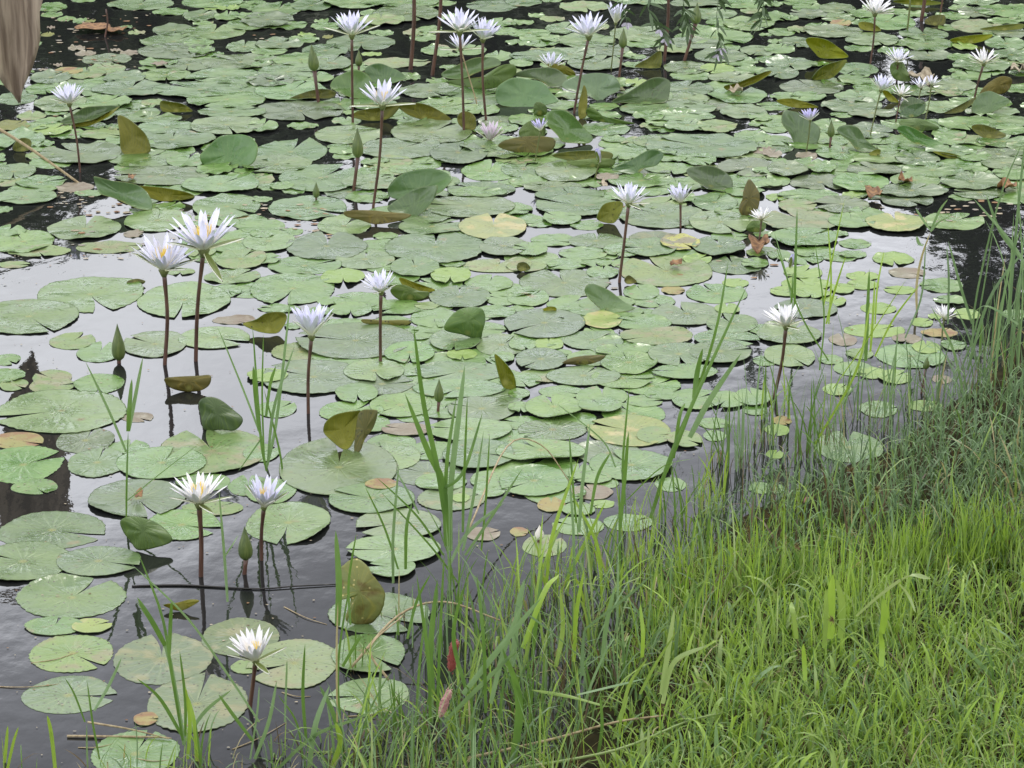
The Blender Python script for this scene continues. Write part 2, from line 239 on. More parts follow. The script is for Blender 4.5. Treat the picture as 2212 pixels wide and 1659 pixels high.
# closed buds: x, top, bottom, width, foot x y, kind
BUDS = [
(679,95,153,22,688,222,"plump green bud left of the winged sepal bloom",None),
(775,107,143,15,775,158,"slim bud half behind the winged sepal bloom's stem",None),
(773,275,340,23,764,412,"green bud just left of the flat sepal bloom's stem","the tall centre bud"),
(683,393,428,14,683,432,"short bud poking through pads left of the tall centre bud",None),
(1345,60,103,17,1337,168,"green bud under the dense small white bloom at the top",None),
(1503,5,51,21,1478,132,"bud on a slanting dark stem beside the hanging vine","the bud by the vine"),
(1795,258,296,15,1792,322,"thin bud just right of the lilac bloom before a leaf",None),
(257,699,778,28,257,784,"large glossy green bud standing on open water at left","the glossy water bud"),
(948,818,868,20,946,890,"olive bud on a short stalk behind the middle grass","the olive bud"),
(531,1137,1209,30,528,1240,"olive bud leaning beside the cupped bloom's stem","the leaning bud"),
(1165,1134,1168,20,1163,1172,"tiny purple tipped bud floating behind the grass","the purple tipped bud"),
(2000,770,797,14,1990,850,"small grey green bud inside the right hand reeds",None),
]
# bare stalks leaving the frame at the top
STALKS=[(893,-60,887,150,9,"thick brown stalk leaving the top edge left of the cluster of three"),
(955,-60,934,162,8,"dark slanting stalk crossing the top edge by the cluster of three"),
(1443,-60,1435,132,7,"reddish stalk behind the hanging vine at the top edge"),
(1963,-60,1960,65,4,"thin green stalk at the top edge right of the top right bloom"),
(1998,-60,1990,45,8,"stout pinkish stalk at the top edge, middle one of three at right"),
(2036,-60,2031,30,4,"thin dark stalk at the top edge, last one at right"),
(229,20,227,80,4,"short reddish stalk rising from an orange brown dead leaf")]
# traced reed and grass clumps standing in the water: label, [(points base..tip), width px, colour index]
CLUMPS=[
("slim green reed with forked leaves standing before the glossy water bud",[
 ([(273,1117),(274,1040),(277,930)],5,1),([(272,976),(240,900),(183,778)],8,0),([(277,932),(280,880),(285,818)],11,1),([(278,932),(290,870),(309,770)],9,0),([(275,1082),(345,1025),(432,957)],5,0)]),
("tuft of narrow grass blades in open water above the cupped bloom",[
 ([(575,1018),(562,940),(545,700)],9,1),([(572,1018),(598,900),(629,628)],8,0),([(578,1005),(592,880),(637,745)],7,0),([(566,950),(528,850),(468,702)],7,0),
 ([(571,1005),(566,860),(569,720)],5,1),([(612,1024),(602,965),(570,840)],5,1),([(570,940),(545,975),(515,1018)],4,0),([(574,900),(583,830),(596,790)],9,1),([(560,930),(552,850),(547,790)],10,1)]),
("tall broad bladed grass clump in the centre of the foreground",[
 ([(965,1180),(958,1050),(925,975),(874,848)],15,1),([(960,1110),(945,1010),(915,870),(893,702)],12,1),([(972,1190),(972,1060),(990,900),(1004,788)],15,0),([(962,1120),(965,1000),(985,860)],9,1),
 ([(958,1200),(900,1115),(812,1030)],7,1),([(965,1230),(1010,1150),(1090,1085)],9,0),([(850,1260),(850,1160),(862,1000)],9,0),([(860,1230),(830,1140),(788,1050)],6,1),
 ([(876,1230),(878,1140),(890,1085)],8,1),([(1005,1200),(1060,1120),(1130,1010)],8,0),([(950,1060),(1000,1020),(1043,890)],8,1),([(1000,1150),(1002,1060),(1010,850)],7,1),([(1040,1190),(1050,1080),(1058,935)],6,1),
 ([(905,1110),(880,1060),(855,1015)],5,0),([(1000,1190),(1020,1090),(1045,930)],7,0),([(990,1260),(930,1180),(820,1060)],5,1)]),
("tall pair of long arching blades right of the centre pads",[
 ([(1405,1120),(1440,1010),(1492,880),(1618,608)],10,1),([(1440,1020),(1490,890),(1545,720),(1574,560)],7,1),([(1500,862),(1506,810),(1518,752)],13,1),([(1490,945),(1530,870),(1602,762)],14,0),
 ([(1455,990),(1468,900),(1480,870)],8,1),([(1350,1090),(1345,1000),(1360,830)],6,1),([(1330,1010),(1300,950),(1200,870)],4,0)]),
("clump of upright blades left of the long arching pair",[
 ([(1245,1130),(1235,1010),(1230,940)],6,1),([(1250,1150),(1258,1040),(1275,910)],10,0),([(1340,1140),(1350,1030),(1358,930)],10,1),([(1275,1110),(1290,1030),(1320,975)],8,1),([(1355,1080),(1430,1010),(1500,990)],7,1),
 ([(1180,1260),(1195,1150),(1250,990)],9,2),([(1210,1280),(1260,1180),(1310,1080)],8,2),([(1300,1300),(1290,1180),(1230,1060)],8,2),([(1240,1300),(1238,1150),(1228,1010)],8,0)]),
("solitary tall blade standing in water among small yellowish pads",[([(1716,660),(1718,560),(1722,450)],7,1),([(1712,660),(1700,600),(1672,500)],4,0),([(1709,660),(1712,620),(1713,590)],5,1)]),
("forked reed with jointed leaves in front of the dark tree reflection",[
 ([(1982,680),(1980,620),(1990,560),(2010,500)],6,4),([(2010,500),(2030,480),(2070,458)],8,0),([(2008,496),(1990,470),(1978,450)],6,0),([(2012,495),(2030,455),(2048,430)],6,0),([(1995,530),(1985,525),(1980,510)],8,0)]),
("spray of slim blades behind the bloom among the grass",[
 ([(1780,660),(1790,600),(1825,430)],5,2),([(1790,700),(1795,600),(1788,480)],5,2),([(1785,700),(1800,640),(1828,550)],6,2),([(1770,800),(1780,680),(1760,520)],4,1),([(1800,840),(1870,740),(1960,600)],5,2),
 ([(1760,960),(1850,800),(1880,650)],6,2),([(1870,780),(1873,700),(1878,580)],9,1),([(1880,760),(1885,690),(1890,600)],6,2),([(1890,700),(1895,620),(1910,540)],5,2),([(1790,780),(1730,680),(1672,520)],4,1),([(1890,770),(1930,690),(1990,610)],5,2)]),
("tall dark reeds leaning together at the right edge",[
 ([(2100,760),(2110,640),(2160,430),(2212,300)],7,5),([(2180,700),(2190,560),(2205,400),(2215,300)],8,5),([(2090,800),(2140,640),(2230,520)],7,5),([(2150,820),(2160,700),(2180,580),(2212,470)],6,0),
 ([(2205,560),(2160,500),(2130,420)],8,5),([(2240,620),(2190,530),(2100,425)],8,0),([(2100,700),(2075,620),(2048,520)],7,5),([(2060,840),(2110,700),(2150,470)],5,5),([(2200,800),(2210,600),(2195,350)],5,0),
 ([(2180,900),(2188,740),(2214,560)],6,5),([(1955,730),(1990,640),(2000,520)],5,5),([(2048,700),(2050,600),(2045,530)],6,5),([(2090,900),(2060,760),(2010,660)],7,0),([(2200,700),(2130,660),(2090,690)],7,0)]),
("tallest thin blades rising at the lower left foreground",[
 ([(395,1600),(372,1460),(350,1330),(297,1190)],7,1),([(398,1610),(380,1500),(355,1390),(292,1295)],10,0),([(365,1420),(368,1350),(371,1295)],9,1),([(357,1395),(330,1345),(296,1290)],12,1),([(400,1590),(400,1510),(388,1405)],7,1),
 ([(393,1590),(345,1510),(295,1465)],10,1),([(400,1600),(440,1540),(500,1490)],9,0),([(560,1560),(480,1440),(400,1330),(280,1215)],6,0),([(405,1640),(410,1560),(400,1480)],9,2),([(425,1650),(420,1570),(405,1500)],11,2),
 ([(183,1560),(160,1500),(140,1465)],7,1),([(215,1640),(200,1560),(188,1470)],5,1),([(203,1535),(235,1480),(263,1420)],8,0),([(545,1600),(500,1540),(472,1500)],9,1),([(540,1640),(555,1540),(560,1480)],6,0)]),
("thin reed stem between the yellow centred and cupped blooms",[([(492,1300),(485,1200),(473,1060)],7,0),([(486,1202),(500,1180),(515,1155)],4,0)]),
("single broad blade with pointed tip left of the ragged curled leaf",[([(728,1560),(727,1400),(730,1300)],5,4),([(729,1352),(732,1260),(725,1145)],15,1),([(757,1350),(753,1260),(770,1150)],6,1),([(740,1440),(775,1380),(780,1370)],8,1),([(745,1660),(730,1450),(757,1250)],6,1)]),
("group of stiff blades at the lower centre foreground",[
 ([(662,1600),(655,1500),(659,1390)],9,1),([(665,1660),(680,1570),(712,1480)],13,0),([(615,1560),(618,1480),(620,1425)],5,0),([(550,1640),(580,1560),(598,1470)],9,0),([(745,1640),(720,1540),(690,1480)],12,1),
 ([(935,1500),(930,1400),(945,1250)],14,1),([(1100,1650),(1120,1520),(1085,1400)],22,1),([(1060,1520),(1090,1400),(1130,1300)],12,0),([(1000,1500),(1080,1400),(1170,1290)],14,0),([(960,1560),(1040,1480),(1120,1400)],12,0),
 ([(930,1560),(925,1420),(900,1240)],9,1),([(945,1560),(950,1400),(960,1190)],8,1),([(1010,1500),(980,1380),(1000,1270)],10,1),([(880,1380),(900,1300),(930,1240)],7,1),([(1050,1540),(1045,1380),(1030,1240)],10,1),
 ([(580,1660),(680,1590),(780,1550),(860,1500)],12,0),([(655,1640),(640,1560),(600,1500)],5,1),([(700,1660),(735,1610),(725,1560)],14,2)]),
("two bright blade tips at the photo's lower left corner",[([(8,1664),(14,1610),(17,1567)],9,2),([(10,1666),(28,1610),(40,1570)],8,2)]),
("pair of bright blades rising right of the two lower left blade tips",[([(122,1665),(112,1590),(102,1545)],10,2),([(118,1665),(112,1620),(110,1580)],6,1)]),
("thin knob tipped rush near the bottom edge at left, taller one",[([(270,1665),(268,1640),(270,1604)],4,4)]),
("thin knob tipped rush near the bottom edge at left, shorter one",[([(232,1668),(232,1650),(229,1645)],4,4)]),
("long pale arching blades standing over the bank grass at the bottom centre",[
 ([(1428,1500),(1443,1406),(1457,1315)],12,7),([(1431,1520),(1456,1431),(1528,1394)],12,7),([(1418,1650),(1424,1580),(1427,1510)],5,2),([(1383,1500),(1418,1434),(1465,1360)],11,3),([(1246,1500),(1313,1484),(1400,1464)],10,0),
 ([(1301,1523),(1231,1504),(1146,1490)],10,3),([(1388,1420),(1390,1370),(1383,1302)],12,2),([(1263,1360),(1356,1289),(1408,1242)],8,5),([(1258,1460),(1258,1419),(1263,1354)],9,5),([(1253,1420),(1188,1364),(1104,1300)],6,5),([(1340,1560),(1360,1480),(1400,1420)],9,3),([(1290,1640),(1300,1570),(1296,1500)],9,1)]),
("leaning blue green blades fanned from one foot right of the arching ones",[([(1601,1510),(1568,1456),(1546,1415)],11,0),([(1603,1508),(1628,1460),(1643,1436)],11,1),([(1604,1514),(1590,1450),(1560,1400)],9,7)]),
("short pale blade standing alone above the leaning blue green fan",[([(1575,1420),(1583,1390),(1578,1338)],11,7)]),
("fresh green blade below the arching ones at the bottom edge",[([(1470,1600),(1480,1560),(1478,1520)],10,3),([(1472,1602),(1500,1580),(1530,1560)],10,5)]),
("broad upright yellow green leaves in the brightest part of the bank grass",[
 ([(1794,1380),(1796,1310),(1799,1240)],20,2),([(1815,1380),(1819,1310),(1806,1250)],17,3),([(1905,1370),(1911,1330),(1908,1290)],17,2),([(1903,1440),(1905,1400),(1901,1362)],14,2),([(1851,1332),(1905,1285),(1964,1246),(2012,1250)],17,7),([(1944,1262),(1962,1285),(1978,1324)],7,7),([(1780,1400),(1785,1330),(1784,1270)],12,3),([(1720,1380),(1712,1320),(1710,1300)],13,3),([(1740,1470),(1738,1430),(1735,1390)],12,2),([(1980,1640),(1985,1610),(1990,1585)],16,2),([(1915,1650),(1905,1620),(1877,1622)],12,3)]),
("narrow shaded blades leaning left at the right side of the bank grass",[([(2195,1540),(2140,1460),(2056,1375)],11,0),([(2193,1536),(2150,1440),(2100,1378)],9,5)]),
("dull green blade curving low over the lower right bank grass",[([(2150,1640),(2110,1600),(2030,1560)],10,0)]),
("pale arching blade at the right edge above the bright bank grass",[([(2212,1400),(2170,1330),(2125,1315)],9,7)]),

("tall bright blades left of the arching ones at the bottom centre",[([(1128,1400),(1176,1276),(1208,1240)],15,2),([(1106,1440),(1118,1319),(1133,1250)],16,0),([(1150,1420),(1160,1330),(1170,1230)],9,1),([(1110,1500),(1135,1420),(1150,1350)],9,3),([(1200,1440),(1215,1360),(1210,1270)],12,3),([(1240,1430),(1245,1330),(1262,1230)],11,2),([(1300,1440),(1310,1350),(1330,1260)],11,0)]),
]
# ------------------------------------------------------------------ helpers
C = S.collection
SP, CP = math.sin(PITCH), math.cos(PITCH)
def ray(X, Y):
    a, b = (X - 1106) / FPX, (829.5 - Y) / FPX
    return Vector((a, CP + b * SP, -SP + b * CP))
def at(X, Y, z=0.0):                       # where the line of sight meets height z
    d = ray(X, Y); t = (z - CAM_H) / d.z
    return Vector((d.x * t, d.y * t, z))
def at_y(X, Y, y):                         # where it meets the upright plane y
    d = ray(X, Y); t = y / d.y
    return Vector((d.x * t, y, CAM_H + d.z * t))
def px(p):
    v = Vector(p) - Vector((0, 0, CAM_H)); dep = v.y * CP - v.z * SP; up = v.y * SP + v.z * CP
    return 1106 + FPX * v.x / dep, 829.5 - FPX * up / dep, dep
def scale_at(p): return px(p)[2] / FPX     # metres per survey pixel
def tag(o, label=None, cat=None, group=None, kind=None):
    if label: o['label'] = label
    if cat: o['category'] = cat
    if group: o['group'] = group
    if kind: o['kind'] = kind
    return o
def empty(name, loc):
    o = bpy.data.objects.new(name, None); C.objects.link(o); o.location = loc; o.empty_display_size = .05; return o
class MB:
    def __init__(s): s.v = []; s.f = []; s.m = []
    def build(s, name, mats, parent=None, origin=None, smooth=True):
        o0 = Vector(origin) if origin is not None else Vector((0, 0, 0))
        me = bpy.data.meshes.new(name); me.from_pydata([tuple(Vector(p) - o0) for p in s.v], [], s.f)
        if not isinstance(mats, (list, tuple)): mats = [mats]
        for m in mats: me.materials.append(m)
        if s.m: me.polygons.foreach_set('material_index', s.m)
        me.polygons.foreach_set('use_smooth', [smooth] * len(s.f)); me.update()
        o = bpy.data.objects.new(name, me); C.objects.link(o)
        if parent: o.parent = parent; o.location = o0 - parent.location
        else: o.location = o0
        return o
    def tube(s, pts, radii, n=7, mi=0, cap=True):
        pts = [Vector(p) for p in pts]; base = len(s.v); k = len(pts)
        for i, p in enumerate(pts):
            t = (pts[min(i + 1, k - 1)] - pts[max(i - 1, 0)]).normalized()
            u = t.cross(Vector((0, 1, 0)));  u = u.normalized() if u.length > .1 else t.cross(Vector((1, 0, 0))).normalized()
            v = t.cross(u); r = radii[i] if isinstance(radii, (list, tuple)) else radii
            for j in range(n):
                a = 2 * math.pi * j / n; s.v.append(p + u * (r * math.cos(a)) + v * (r * math.sin(a)))
        for i in range(k - 1):
            for j in range(n):
                a = base + i * n + j; b = base + i * n + (j + 1) % n
                s.f.append((a, b, b + n, a + n)); s.m.append(mi)
        if cap:
            s.f.append(tuple(base + j for j in range(n))[::-1]); s.f.append(tuple(base + (k - 1) * n + j for j in range(n))); s.m += [mi, mi]
    def ribbon(s, pts, width, side, mi=0, fold=.25, prof=None):      # a folded leaf blade, three vertices across
        base = len(s.v); k = len(pts)
        for i, p in enumerate(pts):
            t = i / (k - 1); wd = width * (prof(t) if prof else min(1, 1.25 * (1 - t) ** .55 * (.55 + .9 * t))) * .5
            tg = (pts[min(i + 1, k - 1)] - pts[max(i - 1, 0)]).normalized()
            sd = side - tg * side.dot(tg); sd = sd.normalized() if sd.length > 1e-4 else Vector((1, 0, 0))
            nn = tg.cross(sd).normalized()
            s.v += [p - sd * wd + nn * (fold * wd), p.copy(), p + sd * wd + nn * (fold * wd)]
        for i in range(k - 1):
            a = base + 3 * i
            s.f += [(a, a + 1, a + 4, a + 3), (a + 1, a + 2, a + 5, a + 4)]; s.m += [mi, mi]
def spline(pts, n):                         # Catmull-Rom through the points
    pts = [Vector(p) for p in pts]
    if len(pts) == 2: return [pts[0].lerp(pts[1], i / (n - 1)) for i in range(n)]
    P = [pts[0] * 2 - pts[1]] + pts + [pts[-1] * 2 - pts[-2]]; out = []
    for i in range(n):
        u = i / (n - 1) * (len(pts) - 1); k = min(int(u), len(pts) - 2); t = u - k
        a, b, c, d = P[k:k + 4]
        out.append(.5 * ((2 * b) + (c - a) * t + (2 * a - 5 * b + 4 * c - d) * t * t + (3 * b - a - 3 * c + d) * t ** 3))
    return out
# ------------------------------------------------------------------ materials
def mat(name, col, rough=.5, **k):
    m = bpy.data.materials.new(name); m.use_nodes = True; b = m.node_tree.nodes['Principled BSDF']
    b.inputs['Base Color'].default_value = (*col, 1); b.inputs['Roughness'].default_value = rough
    for a, v in k.items(): b.inputs[a.replace('_', ' ')].default_value = v
    return m
def N(m, t): return m.node_tree.nodes.new(t)
def L(m, a, b): m.node_tree.links.new(a, b)
def mixc(m, fac, a, b):
    x = N(m, "ShaderNodeMix"); x.data_type = 'RGBA'
    for s_, v in ((0, fac), (6, a), (7, b)):
        if isinstance(v, bpy.types.NodeSocket): L(m, v, x.inputs[s_])
        elif s_ == 0: x.inputs[0].default_value = v
        else: x.inputs[s_].default_value = (*v, 1)
    return x.outputs[2]
def rng(m, v, a, b, c=0., d=1.):
    r = N(m, "ShaderNodeMapRange"); L(m, v, r.inputs[0])
    for i, q in enumerate((a, b, c, d)): r.inputs[i + 1].default_value = q
    return r.outputs[0]
def noise_n(m, scale, detail=3, vec=None):
    n = N(m, "ShaderNodeTexNoise"); n.inputs['Scale'].default_value = scale; n.inputs['Detail'].default_value = detail
    if vec: L(m, vec, n.inputs['Vector'])
    return n.outputs[0]
def math_n(m, op, a, b=None):
    x = N(m, "ShaderNodeMath"); x.operation = op
    for i, v in enumerate((a, b)):
        if v is None: continue
        if isinstance(v, bpy.types.NodeSocket): L(m, v, x.inputs[i])
        else: x.inputs[i].default_value = v
    return x.outputs[0]
def bump(m, h, strength=.3, dist=.002):
    b = N(m, "ShaderNodeBump"); b.inputs['Strength'].default_value = strength; b.inputs['Distance'].default_value = dist
    L(m, h, b.inputs['Height']); L(m, b.outputs[0], m.node_tree.nodes['Principled BSDF'].inputs['Normal'])
def leaf_mat(name, c1, c2, spot=0.0, spotcol=(.05, .045, .02), blotch=None, bl=(.5, .6), rough=.34, sheen=.5, veinc=None):
    m = mat(name, c1, rough); b = m.node_tree.nodes['Principled BSDF']; b.inputs['Specular IOR Level'].default_value = sheen
    t = N(m, "ShaderNodeTexCoord"); ob = t.outputs['Object']; oi = N(m, "ShaderNodeObjectInfo")
    of = N(m, "ShaderNodeVectorMath"); of.operation = 'ADD'; L(m, ob, of.inputs[0])
    cv = N(m, "ShaderNodeVectorMath"); cv.operation = 'SCALE'; cv.inputs[0].default_value = (31, 17, 5); L(m, oi.outputs['Random'], cv.inputs['Scale']); L(m, cv.outputs[0], of.inputs[1])
    v = of.outputs[0]
    n1 = noise_n(m, 9, 4, v); col = mixc(m, rng(m, n1, .28, .72), c1, c2)
    hs = N(m, "ShaderNodeHueSaturation"); L(m, col, hs.inputs['Color']); L(m, rng(m, oi.outputs['Random'], 0, 1, .478, .508), hs.inputs['Hue'])
    rr = math_n(m, 'FRACT', math_n(m, 'MULTIPLY', oi.outputs['Random'], 7.31)); L(m, rng(m, rr, 0, 1, .72, 1.3), hs.inputs['Value'])
    L(m, rng(m, math_n(m, 'FRACT', math_n(m, 'MULTIPLY', oi.outputs['Random'], 3.7)), 0, 1, .75, 1.12), hs.inputs['Saturation'])
    col = hs.outputs[0]
    sp = N(m, "ShaderNodeSeparateXYZ"); L(m, ob, sp.inputs[0])
    ang = math_n(m, 'ARCTAN2', sp.outputs[1], sp.outputs[0]); ang = math_n(m, 'ADD', ang, rng(m, n1, 0, 1, -.15, .15))
    vein = math_n(m, 'POWER', math_n(m, 'ABSOLUTE', math_n(m, 'SINE', math_n(m, 'MULTIPLY', ang, 9))), 14)
    vl = N(m, "ShaderNodeVectorMath"); vl.operation = 'LENGTH'; L(m, ob, vl.inputs[0]); r_ = vl.outputs['Value']
    vein = math_n(m, 'MULTIPLY', vein, rng(m, r_, .015, .12, 1, .25))
    col = mixc(m, math_n(m, 'MULTIPLY', vein, .35), col, veinc or (min(1, c2[0] * 1.8), min(1, c2[1] * 1.5), c2[2] * 1.5))
    col = mixc(m, rng(m, r_, .004, .016, .7, 0), col, (.30, .30, .08))
    if blotch:
        col = mixc(m, rng(m, noise_n(m, 14, 6, v), bl[0], bl[1]), col, blotch)
    vo = N(m, "ShaderNodeTexVoronoi"); vo.inputs['Scale'].default_value = 55; L(m, v, vo.inputs['Vector'])
    mask = math_n(m, 'MULTIPLY', rng(m, vo.outputs['Distance'], .13, .20, 1, 0), rng(m, noise_n(m, 6, 2, v), .62 - spot * .3, .68 - spot * .3))
    col = mixc(m, mask, col, spotcol)
    L(m, col, b.inputs['Base Color'])
    L(m, rng(m, noise_n(m, 9, 4, v), .35, .65, rough - .07, rough + .14), b.inputs['Roughness'])
    bump(m, math_n(m, 'ADD', math_n(m, 'MULTIPLY', vein, -.22), math_n(m, 'MULTIPLY', noise_n(m, 18, 4, v), 1.3)), .6, .008)
    return m
PM = {
 'g': leaf_mat("pad_green", (.062, .140, .030), (.125, .215, .06), .85, blotch=(.17, .15, .05), bl=(.66, .74), rough=.28, sheen=.85),
 'y': leaf_mat("pad_yellow_green", (.135, .225, .055), (.19, .28, .08), .4, rough=.33),
 's': leaf_mat("pad_spotted", (.11, .18, .06), (.17, .23, .09), 1.0, (.05, .04, .02), (.22, .22, .11), (.52, .64), rough=.36),
 'e': leaf_mat("pad_speckled_yellow", (.17, .24, .075), (.25, .30, .10), .9, (.12, .10, .035), (.38, .34, .15), (.52, .62), rough=.42),
 'd': leaf_mat("pad_decaying", (.19, .20, .06), (.26, .21, .09), .9, (.09, .05, .02), (.22, .12, .05), (.48, .58), rough=.5),
 'p': leaf_mat("pad_pinkish", (.17, .16, .10), (.16, .125, .09), .4, (.10, .06, .05), (.30, .27, .20), (.55, .7), rough=.4),
 'm': leaf_mat("pad_half_faded", (.18, .16, .11), (.20, .19, .11), .5, (.10, .06, .05), (.36, .36, .09), (.46, .5), rough=.4),
 'o': leaf_mat("pad_olive", (.10, .12, .02), (.14, .15, .03), .8, (.05, .03, .01), rough=.45)}
RM = {
 't': leaf_mat("leaf_top", (.06, .13, .035), (.09, .165, .05), .1, rough=.33, sheen=.7),
 'u': leaf_mat("leaf_underside", (.095, .115, .006), (.145, .16, .012), .25, rough=.5, sheen=.25),
 'd': leaf_mat("leaf_dark_green_and_shadow", (.055, .115, .014), (.08, .145, .02), .2, rough=.42, sheen=.3),  # also colours a shadow beneath an olive leaf, shaped as a leaf
 'b': leaf_mat("leaf_brownish", (.095, .105, .010), (.14, .125, .018), .6, rough=.5, sheen=.25),
 'r': leaf_mat("leaf_ragged_olive", (.15, .19, .018), (.20, .20, .03), .9, (.42, .36, .14), (.11, .08, .02), (.52, .62), rough=.48, sheen=.3)}
M_rim = mat("pad_rim", (.055, .075, .025), .4)
M_stem = mat("stem_brown", (.085, .040, .028), .38)
M_stemg = mat("stem_green", (.13, .15, .05), .4)
M_tan = mat("stem_tan", (.34, .27, .15), .6)
def streak(m, c1, c2, sc=40, z=.15, rough=.5):
    b = m.node_tree.nodes['Principled BSDF']; t = N(m, "ShaderNodeTexCoord"); mp = N(m, "ShaderNodeMapping"); mp.inputs['Scale'].default_value = (1, 1, z)
    L(m, t.outputs['Object'], mp.inputs[0]); n = noise_n(m, sc, 5, mp.outputs[0]); L(m, mixc(m, rng(m, n, .35, .65), c1, c2), b.inputs['Base Color']); return n
streak(M_stem, (.055, .026, .018), (.13, .065, .045), 120, .1); streak(M_tan, (.26, .19, .10), (.42, .34, .20), 90, .3)
M_budg = mat("bud_green", (.09, .13, .03), .38); streak(M_budg, (.06, .10, .022), (.13, .17, .045), 160, .08)
def petal_mat(name, base, tip, z0, z1):
    m = mat(name, base, .5); b = m.node_tree.nodes['Principled BSDF']
    t = N(m, "ShaderNodeTexCoord"); sp = N(m, "ShaderNodeSeparateXYZ"); L(m, t.outputs['Object'], sp.inputs[0])
    n = noise_n(m, 60, 2, t.outputs['Object'])
    L(m, mixc(m, rng(m, sp.outputs[0], z0, z1), base, tip), b.inputs['Base Color'])
    b.inputs['Subsurface Weight'].default_value = .25; b.inputs['Subsurface Radius'].default_value = (.01, .01, .012); b.inputs['Subsurface Scale'].default_value = .5
    return m
M_pet = petal_mat("petal_white_lilac", (.86, .84, .64), (.79, .79, .92), .05, .55)
M_petw = petal_mat("petal_white", (.84, .81, .60), (.87, .86, .88), .06, .45)
M_petl = petal_mat("petal_lilac", (.78, .74, .66), (.62, .59, .84), .1, .6)
M_petp = petal_mat("petal_wilted", (.66, .58, .58), (.72, .64, .72), .1, .6)
M_sepi = petal_mat("sepal_inside", (.80, .80, .50), (.86, .86, .74), .1, .6)
M_sepo = mat("sepal_outside", (.13, .17, .035), .45)
M_stam = mat("stamen_yellow", (.90, .68, .12), .5)
# water
M_water = mat("pond_water", (.014, .015, .015), .015, IOR=1.42)
tcw = N(M_water, "ShaderNodeTexCoord")
mpw = N(M_water, "ShaderNodeMapping"); mpw.inputs['Scale'].default_value = (1, .7, 1); L(M_water, tcw.outputs['Object'], mpw.inputs[0])
wn = math_n(M_water, 'ADD', noise_n(M_water, 5, 2, mpw.outputs[0]), math_n(M_water, 'MULTIPLY', noise_n(M_water, 22, 3, mpw.outputs[0]), .18))
bump(M_water, wn, .13, .014)
M_soil = mat("bank_soil", (.02, .018, .01), 1.0, Specular_IOR_Level=.05)
streak(M_soil, (.012, .012, .006), (.04, .034, .016), 14, 1)
GM = []
for i, (c1, c2) in enumerate([((.15, .25, .10), (.21, .32, .15)), ((.08, .165, .035), (.135, .245, .05)), ((.22, .36, .045), (.31, .45, .07)), ((.19, .30, .06), (.27, .38, .09)),
                              ((.30, .26, .13), (.42, .36, .20)), ((.10, .17, .075), (.16, .25, .12)), ((.06, .045, .02), (.13, .09, .045)), ((.27, .38, .13), (.36, .44, .20))]):
    m = mat("grass_" + ["grey_green", "mid_green", "bright", "fresh", "straw", "dull", "brown", "pale"][i], c1, .42); b = m.node_tree.nodes['Principled BSDF']
    b.inputs['Specular IOR Level'].default_value = .4
    t = N(m, "ShaderNodeTexCoord"); L(m, mixc(m, rng(m, noise_n(m, 7, 3, t.outputs['Object']), .38, .62), c1, c2), b.inputs['Base Color'])
    tr = N(m, "ShaderNodeBsdfTranslucent"); tr.inputs[0].default_value = (c2[0] * 1.3, c2[1] * 1.3, c2[2], 1)
    ms = N(m, "ShaderNodeMixShader"); ms.inputs[0].default_value = .3; out = m.node_tree.nodes['Material Output']
    L(m, b.outputs[0], ms.inputs[1]); L(m, tr.outputs[0], ms.inputs[2]); L(m, ms.outputs[0], out.inputs[0]); GM.append(m)
# ------------------------------------------------------------------ ground and water
SHORE = [at(x, y) for x, y in ((2500, 520), (2212, 740), (2100, 850), (1900, 980), (1600, 1110), (1450, 1260), (1320, 1400), (1230, 1560), (1120, 1700), (900, 1860), (500, 1960), (0, 2050))]
LAND = [(30, SHORE[0].y)] + [(p.x, p.y) for p in SHORE] + [(-30, SHORE[-1].y - .5), (-30, -20), (30, -20)]
def land_sd(x, y):
    ins = False; d = 1e9; n = len(LAND)
    for i in range(n):
        x1, y1 = LAND[i]; x2, y2 = LAND[(i + 1) % n]
        if (y1 > y) != (y2 > y) and x < (x2 - x1) * (y - y1) / (y2 - y1) + x1: ins = not ins
        ex, ey = x2 - x1, y2 - y1; t = max(0, min(1, ((x - x1) * ex + (y - y1) * ey) / (ex * ex + ey * ey)))
        d = min(d, math.hypot(x - x1 - t * ex, y - y1 - t * ey))
    return d if ins else -d
def ground_z(x, y):
    sd = land_sd(x, y); z = max(-.3, min(.07, sd * .16))
    if y < 6.6: z = max(z, min(.07 + (6.6 - y) * .26, 1.8)) if sd > .1 else z
    if y > 24: z = max(z, min((y - 25) * .25, 1.0 + (y - 25) * .01))
    return z + .008 * noise.noise(Vector((x * 6, y * 6, 0)))
def grid(name, xs, ys, fz, m):
    mb = MB()
    for y in ys:
        for x in xs: mb.v.append(Vector((x, y, fz(x, y))))
    n = len(xs)
    for j in range(len(ys) - 1):
        for i in range(n - 1): a = j * n + i; mb.f.append((a, a + 1, a + n + 1, a + n))
    return mb.build(name, m)
xs = [-400, -120, -60, -30, -15, -8, -5, -4] + [-3 + .12 * i for i in range(46)] + [3, 4, 5, 8, 15, 30, 60, 120, 400]
ys = [-30, -10, -3, 0, 2, 4, 5, 5.6] + [6 + .12 * i for i in range(62)] + [14, 16, 19, 22, 24, 25, 26, 28, 32, 40, 60, 120, 300, 700]
tag(grid("ground", xs, ys, ground_z, M_soil), kind='structure')
mbw = MB(); mbw.v = [Vector(p) for p in ((-120, 4.8, 0), (120, 4.8, 0), (120, 30, 0), (-120, 30, 0))]; mbw.f = [(0, 1, 2, 3)]
tag(mbw.build("water", M_water), kind='structure')
